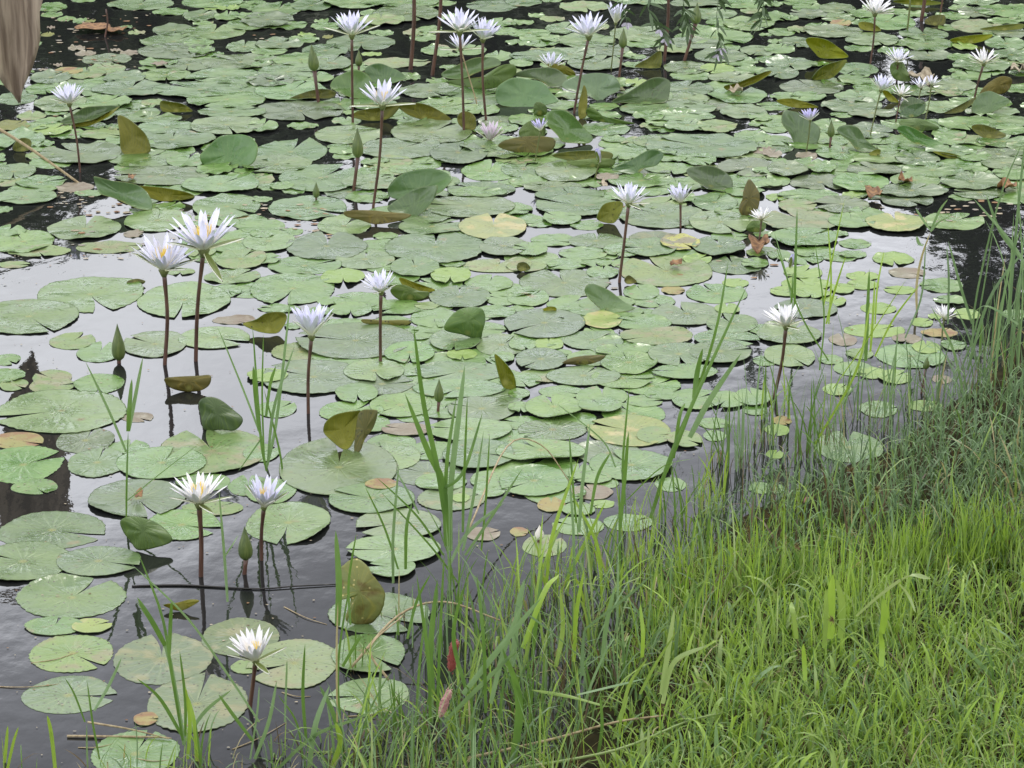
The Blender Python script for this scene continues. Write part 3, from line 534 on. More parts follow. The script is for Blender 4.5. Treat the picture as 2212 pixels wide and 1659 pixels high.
# ------------------------------------------------------------------ things that name a place
LM = []
for b_ in BLOOMS:
    if b_[8]: LM.append((b_[8], b_[4], min(b_[5], b_[1] + 140)))
for b_ in BUDS:
    if b_[7]: LM.append((b_[7], b_[4], b_[5]))
LM += [('the orange brown dead leaf', 204, 80), ('the plump green bud', 688, 222), ('the hanging vine', 1555, 120), ('the tip of the dead hanging leaf', 42, 300), ('the olive leaf right of centre', 1620, 195), ('the forked reed', 1990, 600), ('the reddish top edge stalk', 1435, 132)]
ORD = ["first", "second", "third", "fourth", "fifth", "sixth", "seventh", "eighth", "ninth", "tenth", "eleventh", "twelfth", "thirteenth", "fourteenth", "fifteenth", "sixteenth", "seventeenth", "eighteenth", "nineteenth", "twentieth"]
def place_labels(items, words, noun):      # items: (X, Y) ; words: look of each; label by rank from the nearest landmark
    rank = {}
    for i, (X, Y) in enumerate(items):
        n_, lx, ly = min(LM, key=lambda l: (l[1] - X) ** 2 + 4 * (l[2] - Y) ** 2)
        dx, dy = X - lx, 2 * (Y - ly)
        d_ = ("to the right of" if dx > 0 else "to the left of") if abs(dx) > abs(dy) else ("in front of" if dy > 0 else "behind")
        rank.setdefault((n_, d_), []).append((math.hypot(dx, dy), i))
    out = [None] * len(items)
    for (n_, d_), l in rank.items():
        for k, (_, i) in enumerate(sorted(l)): out[i] = f"{words[i]} {noun}, {ORD[min(k, 19)]} {d_} {n_}"
    return out
# ------------------------------------------------------------------ lily pads
def make_pad(name, c, rx, ry, notch, kind, z, seed, segs, amp):
    """one floating leaf: a slit disc with a toothed wavy margin, relief and a thin turned-down rim"""
    r0 = random.Random(seed); mb = MB(); op = R(r0.uniform(5, 24)); rings = [0, .12, .3, .5, .68, .82, .92, .975, 1.0]
    o3 = Vector((seed * 1.7, seed * .37, 0)); nt_ = r0.choice([28, 34, 40]); cup = r0.uniform(-.01, .02); teeth = r0.uniform(.004, .02)
    lift = r0.uniform(0, 2 * math.pi); lam = r0.uniform(0, 1) ** 3 * .12; skew = r0.uniform(-.25, .25)
    mb.v.append(Vector((0, 0, 0)))
    for k, rr in enumerate(rings[1:]):
        for j in range(segs + 1):
            t = j / segs; w_ = op * rr ** 1.4                     # slit opens towards the margin
            a = notch + skew * rr * (1 - abs(2 * t - 1)) + w_ / 2 + t * (2 * math.pi - w_)
            e = 1 + .035 * noise.noise(Vector((math.cos(a) * 1.3, math.sin(a) * 1.3, seed))) * 2
            tip = 1 + .05 * math.exp(-((min(t, 1 - t)) / .03) ** 2)
            rad = rr * (e * tip if rr > .4 else 1)
            if rr > .95: rad *= 1 + teeth * math.sin(a * nt_) + .006 * noise.noise(Vector((a * 9, seed, 0)))
            x, y = math.cos(a) * rad * rx, math.sin(a) * rad * ry
            q = Vector((x, y, 0)) * 14 + o3
            h = amp * rr * (noise.noise(q) * 1.0 + .6 * noise.noise(q * 2.3)) + cup * rx * (rr ** 3)
            h += lam * rx * max(0, math.cos(a - lift)) ** 6 * rr ** 4 + amp * .5 * math.exp(-(min(t, 1 - t) / .05) ** 2) * rr
            h += .35 * amp * rr * rr * math.sin(a * 7 + seed)
            mb.v.append(Vector((x, y, max(h, -.0005) + .0006)))
    n = segs + 1
    for j in range(segs): mb.f.append((0, 1 + j, 2 + j)); mb.m.append(0)
    for k in range(len(rings) - 2):
        for j in range(segs):
            a = 1 + k * n + j; mb.f.append((a, a + n, a + n + 1, a + 1)); mb.m.append(0)
    # turned-down rim
    last = 1 + (len(rings) - 2) * n; base = len(mb.v)
    for j in range(n):
        p = mb.v[last + j]; mb.v.append(Vector((p.x * .992, p.y * .992, p.z - .0022)))
    for j in range(segs): mb.f.append((last + j, base + j, base + j + 1, last + j + 1)); mb.m.append(1)
    o = mb.build(name, [PM[kind], M_rim]); o.location = c + Vector((0, 0, z)); return o
pads = []
for (r_, c_), txt in PADS.items():
    for e in txt.replace("\n", "").split(";"):
        v = e.split(); x, y, w_, h_ = map(float, v[:4]); X, Y = c_ * 553 + x / 4, r_ * 414.75 + y / 4
        pads.append([X, Y, w_ / 4, h_ / 4, float(v[4]), v[5]])
NSURV = len(pads)
# gaps in the far cover are closed by small pads seen between the large ones; these outlines stay open water
OPEN = [[(70, 0), (360, 0), (400, 50), (330, 130), (280, 150), (120, 160), (70, 140)], [(0, 205), (100, 225), (90, 270), (0, 300)], [(90, 300), (210, 290), (250, 330), (110, 340)], [(0, 310), (90, 320), (80, 360), (0, 350)], [(90, 355), (260, 355), (300, 390), (240, 420), (120, 415)], [(90, 430), (260, 415), (300, 450), (260, 500), (90, 500)], [(330, 240), (480, 240), (480, 275), (330, 275)],
 [(530, 290), (590, 280), (590, 320), (520, 320)], [(640, 60), (740, 70), (720, 85), (560, 85)], [(450, 85), (500, 90), (510, 115), (450, 115)], [(810, 95), (890, 95), (890, 135), (810, 135)], [(1060, 80), (1110, 80), (1110, 120), (1060, 120)], [(1250, 190), (1300, 130), (1330, 190)], [(690, 355), (790, 340), (800, 380), (720, 400)],
 [(1640, 95), (1760, 90), (1760, 125), (1640, 125)], [(1690, 110), (1780, 110), (1780, 135), (1690, 135)], [(1900, 140), (2010, 130), (2060, 165), (1890, 170)], [(1520, 140), (1680, 170), (1700, 195), (1560, 190)], [(1600, 270), (1720, 270), (1720, 300), (1600, 300)], [(1480, 300), (1560, 300), (1560, 340), (1430, 330)], [(1690, 320), (1760, 320), (1760, 350), (1690, 355)],
 [(90, 0), (330, 0), (380, 60), (300, 120), (160, 130), (90, 150), (95, 60)], [(0, 540), (120, 540), (330, 560), (520, 560), (540, 610), (720, 600), (700, 660), (630, 700), (630, 1000), (330, 900), (230, 820), (0, 700)],
        [(560, 440), (800, 430), (800, 520), (560, 480)], [(1860, 480), (2060, 500), (2212, 430), (2212, 800), (1900, 700), (1840, 600)], [(0, 980), (700, 980), (800, 1400), (0, 1400)],
        [(640, 240), (720, 240), (720, 360), (640, 360)], [(1280, 0), (1500, 0), (1500, 60), (1280, 60)], [(1180, 290), (1320, 290), (1320, 340), (1180, 340)], [(560, 270), (740, 270), (720, 360), (560, 350)], [(1340, 150), (1480, 150), (1480, 200), (1340, 200)], [(1900, 120), (2000, 120), (2000, 175), (1880, 175)],
        [(1420, 490), (1300, 470), (1300, 500), (1420, 510)], [(940, 350), (1020, 340), (1020, 400), (940, 400)], [(540, 70), (620, 60), (620, 95), (540, 95)], [(890, 85), (960, 85), (960, 145), (890, 145)]]
def inside(poly, x, y):
    c = False; n = len(poly)
    for i in range(n):
        x1, y1 = poly[i]; x2, y2 = poly[(i + 1) % n]
        if (y1 > y) != (y2 > y) and x < (x2 - x1) * (y - y1) / (y2 - y1) + x1: c = not c
    return c
def covered(X, Y, s=.92): return any(((X - p[0]) / (p[2] * s / 2)) ** 2 + ((Y - p[1]) / (p[3] * s / 2)) ** 2 < 1 for p in pads)
r1 = random.Random(3); fill = 0
for _ in range(12000):
    X, Y = r1.uniform(-20, 2232), r1.uniform(-14, 1080)
    if Y > 430 and (X > 1850 or X < 300 + (Y - 430)): continue
    if Y > 560 and X > 1420: continue
    if Y > 400 and r1.random() < .8: continue
    if Y > 850 and X > 1420 - (Y - 850) * .5: continue
    if Y < 300 and r1.random() < .9 and fill > 110: continue
    if covered(X, Y, 1.0) or any(inside(p, X, Y) for p in OPEN): continue
    w_ = r1.uniform(34, 100) * (.75 + Y / 1400); pads.insert(0, [X, Y, w_, w_ * (.22 + .10 * Y / 800), 0, r1.choice('gggggggggggs')]); fill += 1
# beyond the top edge of the photograph the cover of pads carries on
for _ in range(60):
    X, Y = r1.uniform(-300, 2500), r1.uniform(-160, -25); w_ = r1.uniform(80, 130); pads.insert(0, [X, Y, w_, w_ * .2, 0, 'g'])
for _ in range(520):                       # and on either side of the frame
    X, Y = r1.uniform(-1500, 3600), r1.uniform(-60, 1500); w_ = r1.uniform(70, 190)
    if -100 < X < 2310 or covered(X, Y, 1.1): continue
    c = at(X, Y)
    if land_sd(c.x, c.y) > -.25: continue
    pads.insert(0, [X, Y, w_, w_ * (.2 + .0001 * Y), 0, r1.choice('ggggggs')])
placed = []; recs = []
for k, p in enumerate(pads):
    X, Y, w_, h_, no, kd = p
    c = at(X, Y); sc = scale_at(c); sdp = CAM_H / math.hypot(c.y, CAM_H)
    rx = w_ / 2 * sc * 1.06; ry = h_ / 2 * sc / sdp * 1.06; ry = max(rx * .62, min(rx * 1.35, ry))
    lv = 0
    for (qx, qy, qr, ql) in placed:
        if math.hypot(c.x - qx, (c.y - qy)) < (qr + (rx + ry) / 2) * .93: lv = max(lv, ql + 1)
    lv = min(lv, 7); placed.append((c.x, c.y, (rx + ry) / 2, lv))
    na = R(no) if no else r1.uniform(0, 2 * math.pi)
    if no: na = math.atan2(math.sin(na) / max(sdp, .2), math.cos(na))
    recs.append((c, rx, ry, na, kd, lv, X, Y))
vis = [i for i, r in enumerate(recs) if -60 < r[6] < 2272 and -20 < r[7] < 1700]
vis.sort(key=lambda i: -recs[i][1] * recs[i][2])
indiv = set(vis[:300])
word = {'g': "green", 'y': "yellow green", 's': "spotted tan", 'e': "speckled yellow", 'd': "decaying brownish", 'p': "pinkish faded", 'm': "half pink", 'o': "olive"}
order = sorted(indiv)
areas = sorted(recs[i][1] for i in order); q1, q2 = areas[len(areas) // 3], areas[2 * len(areas) // 3]
words = [("large " if recs[i][1] > q2 else "medium " if recs[i][1] > q1 else "small ") + word[recs[i][4]] for i in order]
labs = dict(zip(order, place_labels([(recs[i][6], recs[i][7]) for i in order], words, "lily pad")))
print("PADS surveyed", NSURV, "fill", fill, "all", len(pads), "visible", len(vis))
rest = []
for i, (c, rx, ry, na, kd, lv, X, Y) in enumerate(recs):
    far = max(0, min(1, (900 - Y) / 700)); amp = .0016 + .0070 * far * (1 if i % 3 else .6)
    o = make_pad("lily_pad", c, rx, ry, na, kd, .0008 + lv * .0015, i + 1, 72 if rx > .07 else 44, amp)
    if i in indiv: tag(o, labs[i], "lily pad", "floating lily pads")
    else: rest.append(o)
if rest:                                    # the smallest pads, past three hundred, are one object
    mb = MB(); mats = []
    for o in rest:
        b0 = len(mb.v); me = o.data
        for m in me.materials:
            if m not in mats: mats.append(m)
        idx = [mats.index(m) for m in me.materials]
        mb.v += [v.co + o.location for v in me.vertices]
        for f in me.polygons: mb.f.append(tuple(b0 + a for a in f.vertices)); mb.m.append(idx[f.material_index])
        bpy.data.objects.remove(o)
    tag(mb.build("small_lily_pads", mats), "smallest lily pads filling gaps between the big pads far out on the pond", "lily pads", kind='stuff')
# ------------------------------------------------------------------ raised leaves
def raised(poly, kind, lab):
    Xs = [p[0] for p in poly]; Ys = [p[1] for p in poly]; X0, X1, Y0, Y1 = min(Xs), max(Xs), min(Ys), max(Ys)
    foot = at((X0 + X1) / 2, Y1 + 2); lean = R(38 if kind == 't' else 22)      # leans back from upright
    nrm = Vector((0, -math.cos(lean), math.sin(lean)))
    def hit(X, Y):
        d = ray(X, Y); t = (foot - Vector((0, 0, CAM_H))).dot(nrm) / d.dot(nrm); return Vector((0, 0, CAM_H)) + d * t
    cl = [Vector((x, y, 0)) for x, y in poly]; n = len(cl); out = []
    for i in range(n):
        a, b, c, d = cl[i - 1], cl[i], cl[(i + 1) % n], cl[(i + 2) % n]
        for s_ in range(6):
            t = s_ / 6; out.append(.5 * ((2 * b) + (c - a) * t + (2 * a - 5 * b + 4 * c - d) * t * t + (3 * b - a - 3 * c + d) * t ** 3))
    for i, q in enumerate(out):
        if kind == 'r' or True:
            k = (.035 if kind == 'r' else .008); cx, cy = (X0 + X1) / 2, (Y0 + Y1) / 2
            f = 1 + k * noise.noise(Vector((i * .9, X0, 0))); out[i] = Vector((cx + (q.x - cx) * f, cy + (q.y - cy) * f, 0))
    cx, cy = sum(q.x for q in out) / len(out), sum(q.y for q in out) / len(out)
    W = (X1 - X0) * scale_at(foot); H = (Y1 - Y0) * scale_at(foot); sz = min(W, H * 1.3)
    mb = MB(); m = len(out); mb.v.append(hit(cx, cy)); sgn = -1 if kind in 'tu' else 1; tw = rnd.uniform(-1, 1)
    RG = [.25, .5, .75, .92, 1]
    bul = lambda rr: (1 - rr * rr) * sz * .16 * sgn
    mb.v[0] = mb.v[0] + nrm * bul(0)
    for rr in RG:
        for i, q in enumerate(out):
            p = hit(cx + (q.x - cx) * rr, cy + (q.y - cy) * rr); a = 2 * math.pi * i / m
            p += nrm * (bul(rr) + sz * .085 * rr * rr * math.sin(2 * a + tw * 3) + sz * .035 * rr * math.sin(5 * a + tw))
            mb.v.append(p)
    for i in range(m): mb.f.append((0, 1 + i, 1 + (i + 1) % m)); mb.m.append(0)
    for k in range(len(RG) - 1):
        for i in range(m):
            a = 1 + k * m + i; b = 1 + k * m + (i + 1) % m; mb.f.append((a, a + m, b + m, b)); mb.m.append(0)
    back = RM['u'] if kind in 'td' else RM['t']
    # leaf origin where its stalk joins, low in the middle, so the veins fan out from there
    j = hit(cx, cy + (Y1 - cy) * .55)
    o = mb.build("raised_leaf", [back, RM[kind]], origin=j)
    so = o.modifiers.new("thickness", 'SOLIDIFY'); so.thickness = .0016; so.offset = 0; so.material_offset = 1
    return o
items = []; polys = []
for ln in RAISED:
    v = ln.split(); r_, c_, kd = int(v[0]), int(v[1]), v[2]
    P = [(c_ * 553 + float(q.split(',')[0]) / 4, r_ * 414.75 + float(q.split(',')[1]) / 4) for q in v[3:]]
    polys.append((P, kd)); items.append((sum(p[0] for p in P) / len(P), sum(p[1] for p in P) / len(P)))
rw = {'t': "grey upright", 'u': "olive upturned", 'd': "dark or shaded green upturned", 'b': "brownish curled", 'r': "ragged yellowing upright"}
for (P, kd), lab in zip(polys, place_labels(items, [rw[p[1]] for p in polys], "lily leaf")):
    o = raised(P, kd, lab); tag(o, lab, "lily leaf", "raised and curled lily leaves")
# ------------------------------------------------------------------ blooms
def petal_mesh(name, w_, bend, mats, cup=.35, L_=1.0):
    """unit petal along +X, lying in XY, bending up to +Z"""
    mb = MB(); n = 9
    for i in range(n):
        t = i / (n - 1); hw = w_ * .5 * (math.sin(math.pi * min(1, (t * .86 + .10))) ** .8) * (1 if t < .98 else .05)
        x = t * L_; z = bend * t * t
        for s_ in (-1, -.5, 0, .5, 1): mb.v.append(Vector((x, s_ * hw, z + cup * hw * s_ * s_)))
    for i in range(n - 1):
        for j in range(4): a = i * 5 + j; mb.f.append((a, a + 1, a + 6, a + 5)); mb.m.append(0)
    me_o = mb.build(name, mats); me = me_o.data; bpy.data.objects.remove(me_o); return me
PET = {k: petal_mesh("petal", .165, .06, [m]) for k, m in (('o', M_pet), ('w', M_petw), ('l', M_petl), ('p', M_petp))}
PETW = {k: petal_mesh("petal", .195, .10, [m], .5) for k, m in (('o', M_pet), ('w', M_petw), ('l', M_petl), ('p', M_petp))}
SEP = petal_mesh("sepal", .17, -.02, [M_sepi], .3); SEPO = petal_mesh("sepal", .20, .10, [M_sepo], .4)
def thicken(me_):  # real thickness for the shared sepal mesh, green outside
    me_.materials.append(M_sepo)
thicken(SEP)
from mathutils import Matrix
TILT = [Matrix.Identity(4)]
def put(parent, name, me, az, elv, size, roll=0, solid=False, off=Vector((0, 0, 0))):
    o = bpy.data.objects.new(name, me); C.objects.link(o); o.parent = parent
    o.matrix_local = Matrix.Translation(off) @ TILT[0] @ Matrix.Rotation(az, 4, 'Z') @ Matrix.Rotation(-elv, 4, 'Y') @ Matrix.Rotation(roll, 4, 'X') @ Matrix.Scale(size, 4)
    if solid:
        so = o.modifiers.new("thickness", 'SOLIDIFY'); so.thickness = .03; so.offset = -1; so.material_offset = 1
    return o
def bloom(b, idx):
    hx, hy, w_, h_, fx, fy, st, lab, lm = b; r0 = random.Random(idx * 13 + 5)
    foot = at(fx, fy, 0); head = at_y(hx, hy, foot.y + r0.uniform(-.02, .02)); sc = scale_at(head)
    head.z = max(head.z, .01)
    root = empty("water_lily", foot); tag(root, lab, "water lily", "white water lilies in bloom")
    W, H = w_ * sc, h_ * sc; off = head - foot
    TILT[0] = Matrix.Rotation(R(r0.uniform(-4, 14)), 4, 'X') @ Matrix.Rotation(R(r0.uniform(-13, 13)), 4, 'Y') if st != 'S' else Matrix.Rotation(R(5), 4, 'X')
    tint = 'p' if st == 'w' else 'l' if (w_ < 48 and st in 'cb') else 'w' if idx in (2, 4, 22, 24, 26, 30, 31, 21) else 'o'
    # stem
    if (head - foot).length > .03:
        mid = foot.lerp(head, .5) + Vector((W * .05 * r0.uniform(-1, 1), W * .02, 0)); rs = .0064 if w_ > 130 else .0052 if w_ > 80 else .0042
        if idx == 12 or w_ < 60: rs = .0028
        mb = MB(); P = spline([foot + Vector((0, 0, -.05)), foot + Vector((0, 0, 0)), mid, head], 12); mb.tube(P, [rs * (1.15 - .2 * i / 11) * (1 if i < 10 else 1.25) for i in range(12)], 8)
        mb.build("stem", M_tan if idx == 12 else M_stemg if w_ < 60 and st != 's' else M_stem, root, origin=foot)
    mb = MB(); mb.tube([head + Vector((0, 0, -.012 * W / .12)), head + Vector((0, 0, .0)), head + Vector((0, 0, .012 * W / .12))], [W * .04, W * .085, W * .05], 10); mb.build("receptacle", M_stemg, root, origin=head)
    if st == 'b':
        n = 5
        for k in range(n): put(root, "petal", PETW[tint], 2 * math.pi * k / n, R(82), H * .98, off=off + Vector((0, 0, 0)) + Vector((math.cos(2 * math.pi * k / n), math.sin(2 * math.pi * k / n), 0)) * W * .12).scale.y *= 1.8
        for k in range(3): put(root, "sepal", SEPO, 2 * math.pi * k / 3 + 4.2, R(78), H * .85, off=off + Vector((math.cos(2 * math.pi * k / 3 + 4.2), math.sin(2 * math.pi * k / 3 + 4.2), 0)) * W * .15).scale.y *= 1.5
        return
    Lp = max(.58 * W, 1.08 * H); lo = math.acos(min(.96, .5 * W / Lp)); lo = max(lo, R(14))
    if st == 'w': lo = R(55)
    star = idx in (0, 1, 2, 3, 4)
    nn = [11, 10, 5, 0] if star else [10, 9, 6, 0] if w_ > 75 else [8, 7, 5, 0] if w_ > 45 else [7, 6, 0, 0]
    els = [lo, lo * .6 + R(60) * .4, R(64), R(74)] if star else [lo, lo * .45 + R(64) * .55, R(74), R(80)]; ls = [1, .96, .86, .62]
    for k, n in enumerate(nn):
        for j in range(n):
            az = 2 * math.pi * (j + .5 * (k % 2)) / n + r0.uniform(-.12, .12)
            me = (PETW if k >= 2 or st == 'c' else PET)[tint]
            put(root, "petal", me, az, els[k] + r0.uniform(-.07, .07), Lp * ls[k] * r0.uniform(.92, 1.03), r0.uniform(-.25, .25), off=off + Vector((math.cos(az), math.sin(az), 0)) * W * .03)
    for j in range(4):
        az = math.pi / 2 * j + {'S': .12, 's': .5}.get(st, r0.uniform(0, 1.5)) 
        e_ = {'S': R(3 if idx != 8 else 20), 's': R(2) if j in (0, 3) else lo - R(8), 'c': lo - R(4), 'o': lo - R(9), 'w': R(40)}[st]
        if st == 'S' and j % 2: e_ = lo - .1
        if idx == 1 and j == 3: e_ = R(-24)
        sp_ = e_ < R(25)
        l_ = Lp * (1.12 if st == 'S' else .98) if sp_ else Lp * .92
        put(root, "sepal", SEP if (sp_ or st in 'os') else SEP, az, e_, l_, 0, solid=True, off=off + Vector((0, 0, -.004)))
    if star or idx == 7:          # yellow stamens
        mb = MB(); ns = 40
        for k in range(ns):
            a = 2.4 * k; rr = W * .09 * math.sqrt(k / ns) ; hh = H * r0.uniform(.42, .66)
            p0 = head + Vector((math.cos(a) * rr * .5, math.sin(a) * rr * .5, 0)); p2 = head + Vector((math.cos(a) * rr * 1.7, math.sin(a) * rr * 1.7, hh)); p1 = p0.lerp(p2, .6) + Vector((0, 0, -.1 * hh))
            mb.ribbon([p0, p1, p2], W * .024, Vector((-math.sin(a), math.cos(a), 0)), 0, .1, lambda t: 1 - .5 * t)
        mb.build("stamens", M_stam, root, origin=head)
for i, b_ in enumerate(BLOOMS): bloom(b_, i)
def revolve(mb, p0, axis, prof, n=14, mi=0):
    ax = axis.normalized(); u = ax.cross(Vector((0, 1, 0))).normalized(); v = ax.cross(u); base = len(mb.v)
    for d, r in prof:
        for j in range(n):
            a = 2 * math.pi * j / n; rr = r * (1 + .07 * math.cos(4 * a)); mb.v.append(p0 + ax * d + u * (rr * math.cos(a)) + v * (rr * math.sin(a)))
    for i in range(len(prof) - 1):
        for j in range(n): a = base + i * n + j; b = base + i * n + (j + 1) % n; mb.f.append((a, b, b + n, a + n)); mb.m.append(mi)
for x, y0, y1, w_, fx, fy, lab, lm in BUDS:
    foot = at(fx, fy); bot = at_y(x, y1, foot.y); top = at_y(x + (x - fx) * .3 + (-4 if w_ > 20 else 0), y0, foot.y); sc = scale_at(bot)
    bot.z = max(bot.z, .01); H = (top - bot).length; r_ = w_ * .5 * sc
    root = empty("lily_bud", foot); tag(root, lab, "water lily bud", "closed water lily buds")
    mb = MB(); revolve(mb, bot, top - bot, [(0, r_ * .35), (H * .06, r_ * .72), (H * .16, r_ * .95), (H * .3, r_), (H * .48, r_ * .84), (H * .66, r_ * .55), (H * .83, r_ * .27), (H * .95, r_ * .09), (H, .0004)])
    mb.build("bud", M_petl if lab.startswith("tiny purple") else M_budg, root, origin=bot)
    mb = MB(); mb.tube([foot + Vector((0, 0, -.04)), foot, foot.lerp(bot, .5), bot + (top - bot) * .03], [r_ * .36, r_ * .34, r_ * .3, r_ * .42], 8); mb.build("stem", M_stem, root, origin=foot)
for i, (x, y0, x1, y1, w_, lab) in enumerate(STALKS):
    foot = at(x1, y1); top = at_y(x, y0, foot.y); r_ = w_ * .5 * scale_at(foot)
    mb = MB(); mb.tube(spline([foot + Vector((0, 0, -.05)), foot, foot.lerp(top, .5) + Vector((.01, 0, 0)), top], 10), [r_ * (1.1 - .02 * k) for k in range(10)], 9)
    tag(mb.build("lily_stalk", M_stemg if 'green' in lab else M_stem, origin=foot), lab, "flower stalk", "bare flower stalks")
# ------------------------------------------------------------------ traced reeds and grass clumps
for lab, bl in CLUMPS:
    basept = max((q for b_ in bl for q in b_[0]), key=lambda q: q[1]); foot = at(*basept)
    zg = max(0, ground_z(foot.x, foot.y)); mb = MB(); r0 = random.Random(len(lab))
    for pts, w_, ci in bl:
        y0 = foot.y + r0.uniform(-.05, .05); P3 = []
        for k, (X, Y) in enumerate(pts):
            yy = y0 + (k / max(1, len(pts) - 1)) * r0.uniform(-.03, .06); p = at_y(X, Y, yy)
            P3.append(p)
        if P3[0].z < 0 or (pts[0][1] > 1640): P3[0].z = min(P3[0].z, -.02)
        sc = scale_at(P3[0]); az = r0.uniform(-.7, .7)
        mb.ribbon(spline(P3, 12), w_ * sc * 1.08, Vector((math.cos(az), math.sin(az), 0)), ci, .3)
    tag(mb.build("grass_clump", GM, origin=foot), lab, "grass clump", "grass clumps standing in the water")
# ------------------------------------------------------------------ growing grass
def blade(mb, x, y, z, ln, wd, lean, az, mi, droop=.5, k=5, twist=None):
    p = Vector((x, y, z - .01)); d = Vector((math.cos(az), math.sin(az), 0)); pts = [p]; a = lean * .35
    for i in range(1, k):
        t = i / (k - 1); a = lean * (.35 + .65 * t) + droop * t * t
        p = p + (d * math.sin(a) + Vector((0, 0, math.cos(a)))) * (ln / (k - 1)); pts.append(p)
    ta = az + math.pi / 2 + (twist if twist is not None else 0)
    mb.ribbon(pts, wd, Vector((math.cos(ta), math.sin(ta), 0)), mi, .28)
def sdpoly(P, x, y): return inside(P, x, y)
LAWN = [(1300, 1700), (1330, 1480), (1410, 1330), (1430, 1235), (1560, 1215), (1760, 1180), (1990, 1150), (2300, 1070), (2300, 2100), (1250, 2100)]
r2 = random.Random(21); lawn = MB(); weed = MB(); reed = MB()
def ground_at(X, Y):
    p = at(X, Y, .05); z = ground_z(p.x, p.y); p = at(X, Y, max(z, 0)); return p.x, p.y, max(0., ground_z(p.x, p.y))
def pick(r, pairs):
    t = r.random() * sum(b for _, b in pairs)
    for a, b in pairs:
        t -= b
        if t <= 0: return a
    return pairs[-1][0]
# the mown looking bank: short broad bright leaves over a thin understorey
for _ in range(21500):
    X, Y = r2.uniform(900, 2290), r2.uniform(1080, 1900)
    if not inside(LAWN, X, Y): continue
    x, y, z = ground_at(X, Y); tuft = noise.noise(Vector((x * 5, y * 5, 3)))
    front = min(1, max(0, (Y - 1280) / 150)); left = max(0, min(1, (1640 - X) / 420))
    if left > r2.random() * 1.25: continue
    if r2.random() < .42:
        blade(lawn, x, y, z, r2.uniform(.04, .09) * (1 + .6 * tuft), r2.uniform(.005, .012), r2.uniform(.05, .9), r2.uniform(0, 6.28), pick(r2, [(2, 4 + 7 * tuft), (3, 4), (1, 3 - 4 * tuft), (0, 1.3), (6, .6), (7, .35)]), r2.uniform(.1, .9), 4, r2.uniform(-.6, .6))
    else:
        blade(lawn, x, y, z, r2.uniform(.05, .16), r2.uniform(.002, .005), r2.uniform(.1, 1.1), r2.uniform(0, 6.28), pick(r2, [(2, 4), (3, 4), (1, 3), (0, 1.2), (4, .3), (7, .8), (6, .5)]), r2.uniform(.0, 1.0), 5, r2.uniform(-.8, .8))
# bright upright tufts along the lawn's far edge
for _ in range(95):
    X = r2.uniform(1380, 1960); Y = 1270 - (X - 1400) * .05 + r2.gauss(30, 70)
    if r2.random() < .3: X = r2.uniform(1960, 2212); Y = r2.uniform(1180, 1250)
    x0, y0, z0 = ground_at(X, Y)
    for k in range(14):
        x, y = x0 + r2.gauss(0, .022), y0 + r2.gauss(0, .03)
        blade(lawn, x, y, z0, r2.uniform(.08, .22), r2.uniform(.0022, .006), abs(r2.gauss(0, .3)), r2.uniform(0, 6.28), pick(r2, [(2, 5), (3, 3), (7, 1), (1, 1)]), r2.uniform(0, .4), 5, r2.uniform(-.8, .8))
for _ in range(26000):                      # the bank carries on outside the frame
    x, y = r2.uniform(-2.5, 4.6), r2.uniform(5.2, 12.0); X, Y, _d = px((x, y, .05))
    if -10 < X < 2280 and Y < 1880: continue
    if land_sd(x, y) < .02 or (y > 9.3 and r2.random() < .5): continue
    z = ground_z(x, y); blade(lawn, x, y, z, r2.uniform(.07, .16), r2.uniform(.006, .015), r2.uniform(.1, 1.0), r2.uniform(0, 6.28), pick(r2, [(2, 3), (3, 4), (1, 4), (0, 2)]), r2.uniform(0, 1.0), 4, r2.uniform(-.6, .6))
for _ in range(420):
    X, Y = r2.uniform(1250, 2290), r2.uniform(1290, 1800)
    if not inside(LAWN, X, Y): continue
    x, y, z = ground_at(X, Y)
    blade(lawn, x, y, z, r2.uniform(.07, .16), r2.uniform(.006, .015), r2.uniform(.05, 1.0), r2.uniform(0, 6.28), pick(r2, [(2, 4), (3, 4), (0, 1.6), (7, 1), (1, 1)]), r2.uniform(0, 1.3), 7, r2.uniform(-.5, .5))
tag(lawn.build("lawn_grass", GM), "bright yellow green grass covering the bank at lower right", "grass", kind='stuff')
# rank weeds between the lawn and the water, thicker towards the right
WEED = [(1460, 1225), (1570, 1120), (1750, 1060), (1900, 1000), (2010, 920), (2120, 800), (2230, 730), (2300, 700), (2300, 1250), (1990, 1210), (1760, 1240), (1430, 1290)]
MIX = [(1040, 1400), (1220, 1250), (1440, 1170), (1620, 1200), (1560, 1400), (1280, 1560), (1200, 1900), (560, 1900), (700, 1680), (820, 1560), (960, 1500)]
def weeds(mb, poly, n, box, lo, hi, wlo, whi, cols, lean=1.0, dens=None):
    for _ in range(n):
        X, Y = r2.uniform(box[0], box[2]), r2.uniform(box[1], box[3])
        if not inside(poly, X, Y) or (dens and r2.random() > dens(X, Y)): continue
        x, y, z = ground_at(X, Y)
        blade(mb, x, y, z, r2.uniform(lo, hi), r2.uniform(wlo, whi), min(1.35, abs(r2.gauss(0, .62)) * lean), r2.uniform(0, 6.28), pick(r2, cols), r2.uniform(-.3, 1.4) * lean, 6, r2.uniform(-.9, .9))
wc = [(0, 4), (1, 2), (5, 5), (4, .8), (6, 2.2), (3, .7), (7, .3)]
weeds(weed, WEED, 4200, (1430, 690, 2300, 1290), .06, .21, .0025, .009, wc, 1.2, lambda X, Y: .12 + .88 * min(1, max(0, (X - 1800) / 500 + (Y - 1090) / 180)))
weeds(weed, WEED, 800, (1600, 690, 2300, 1290), .16, .30, .003, .008, wc, .8)
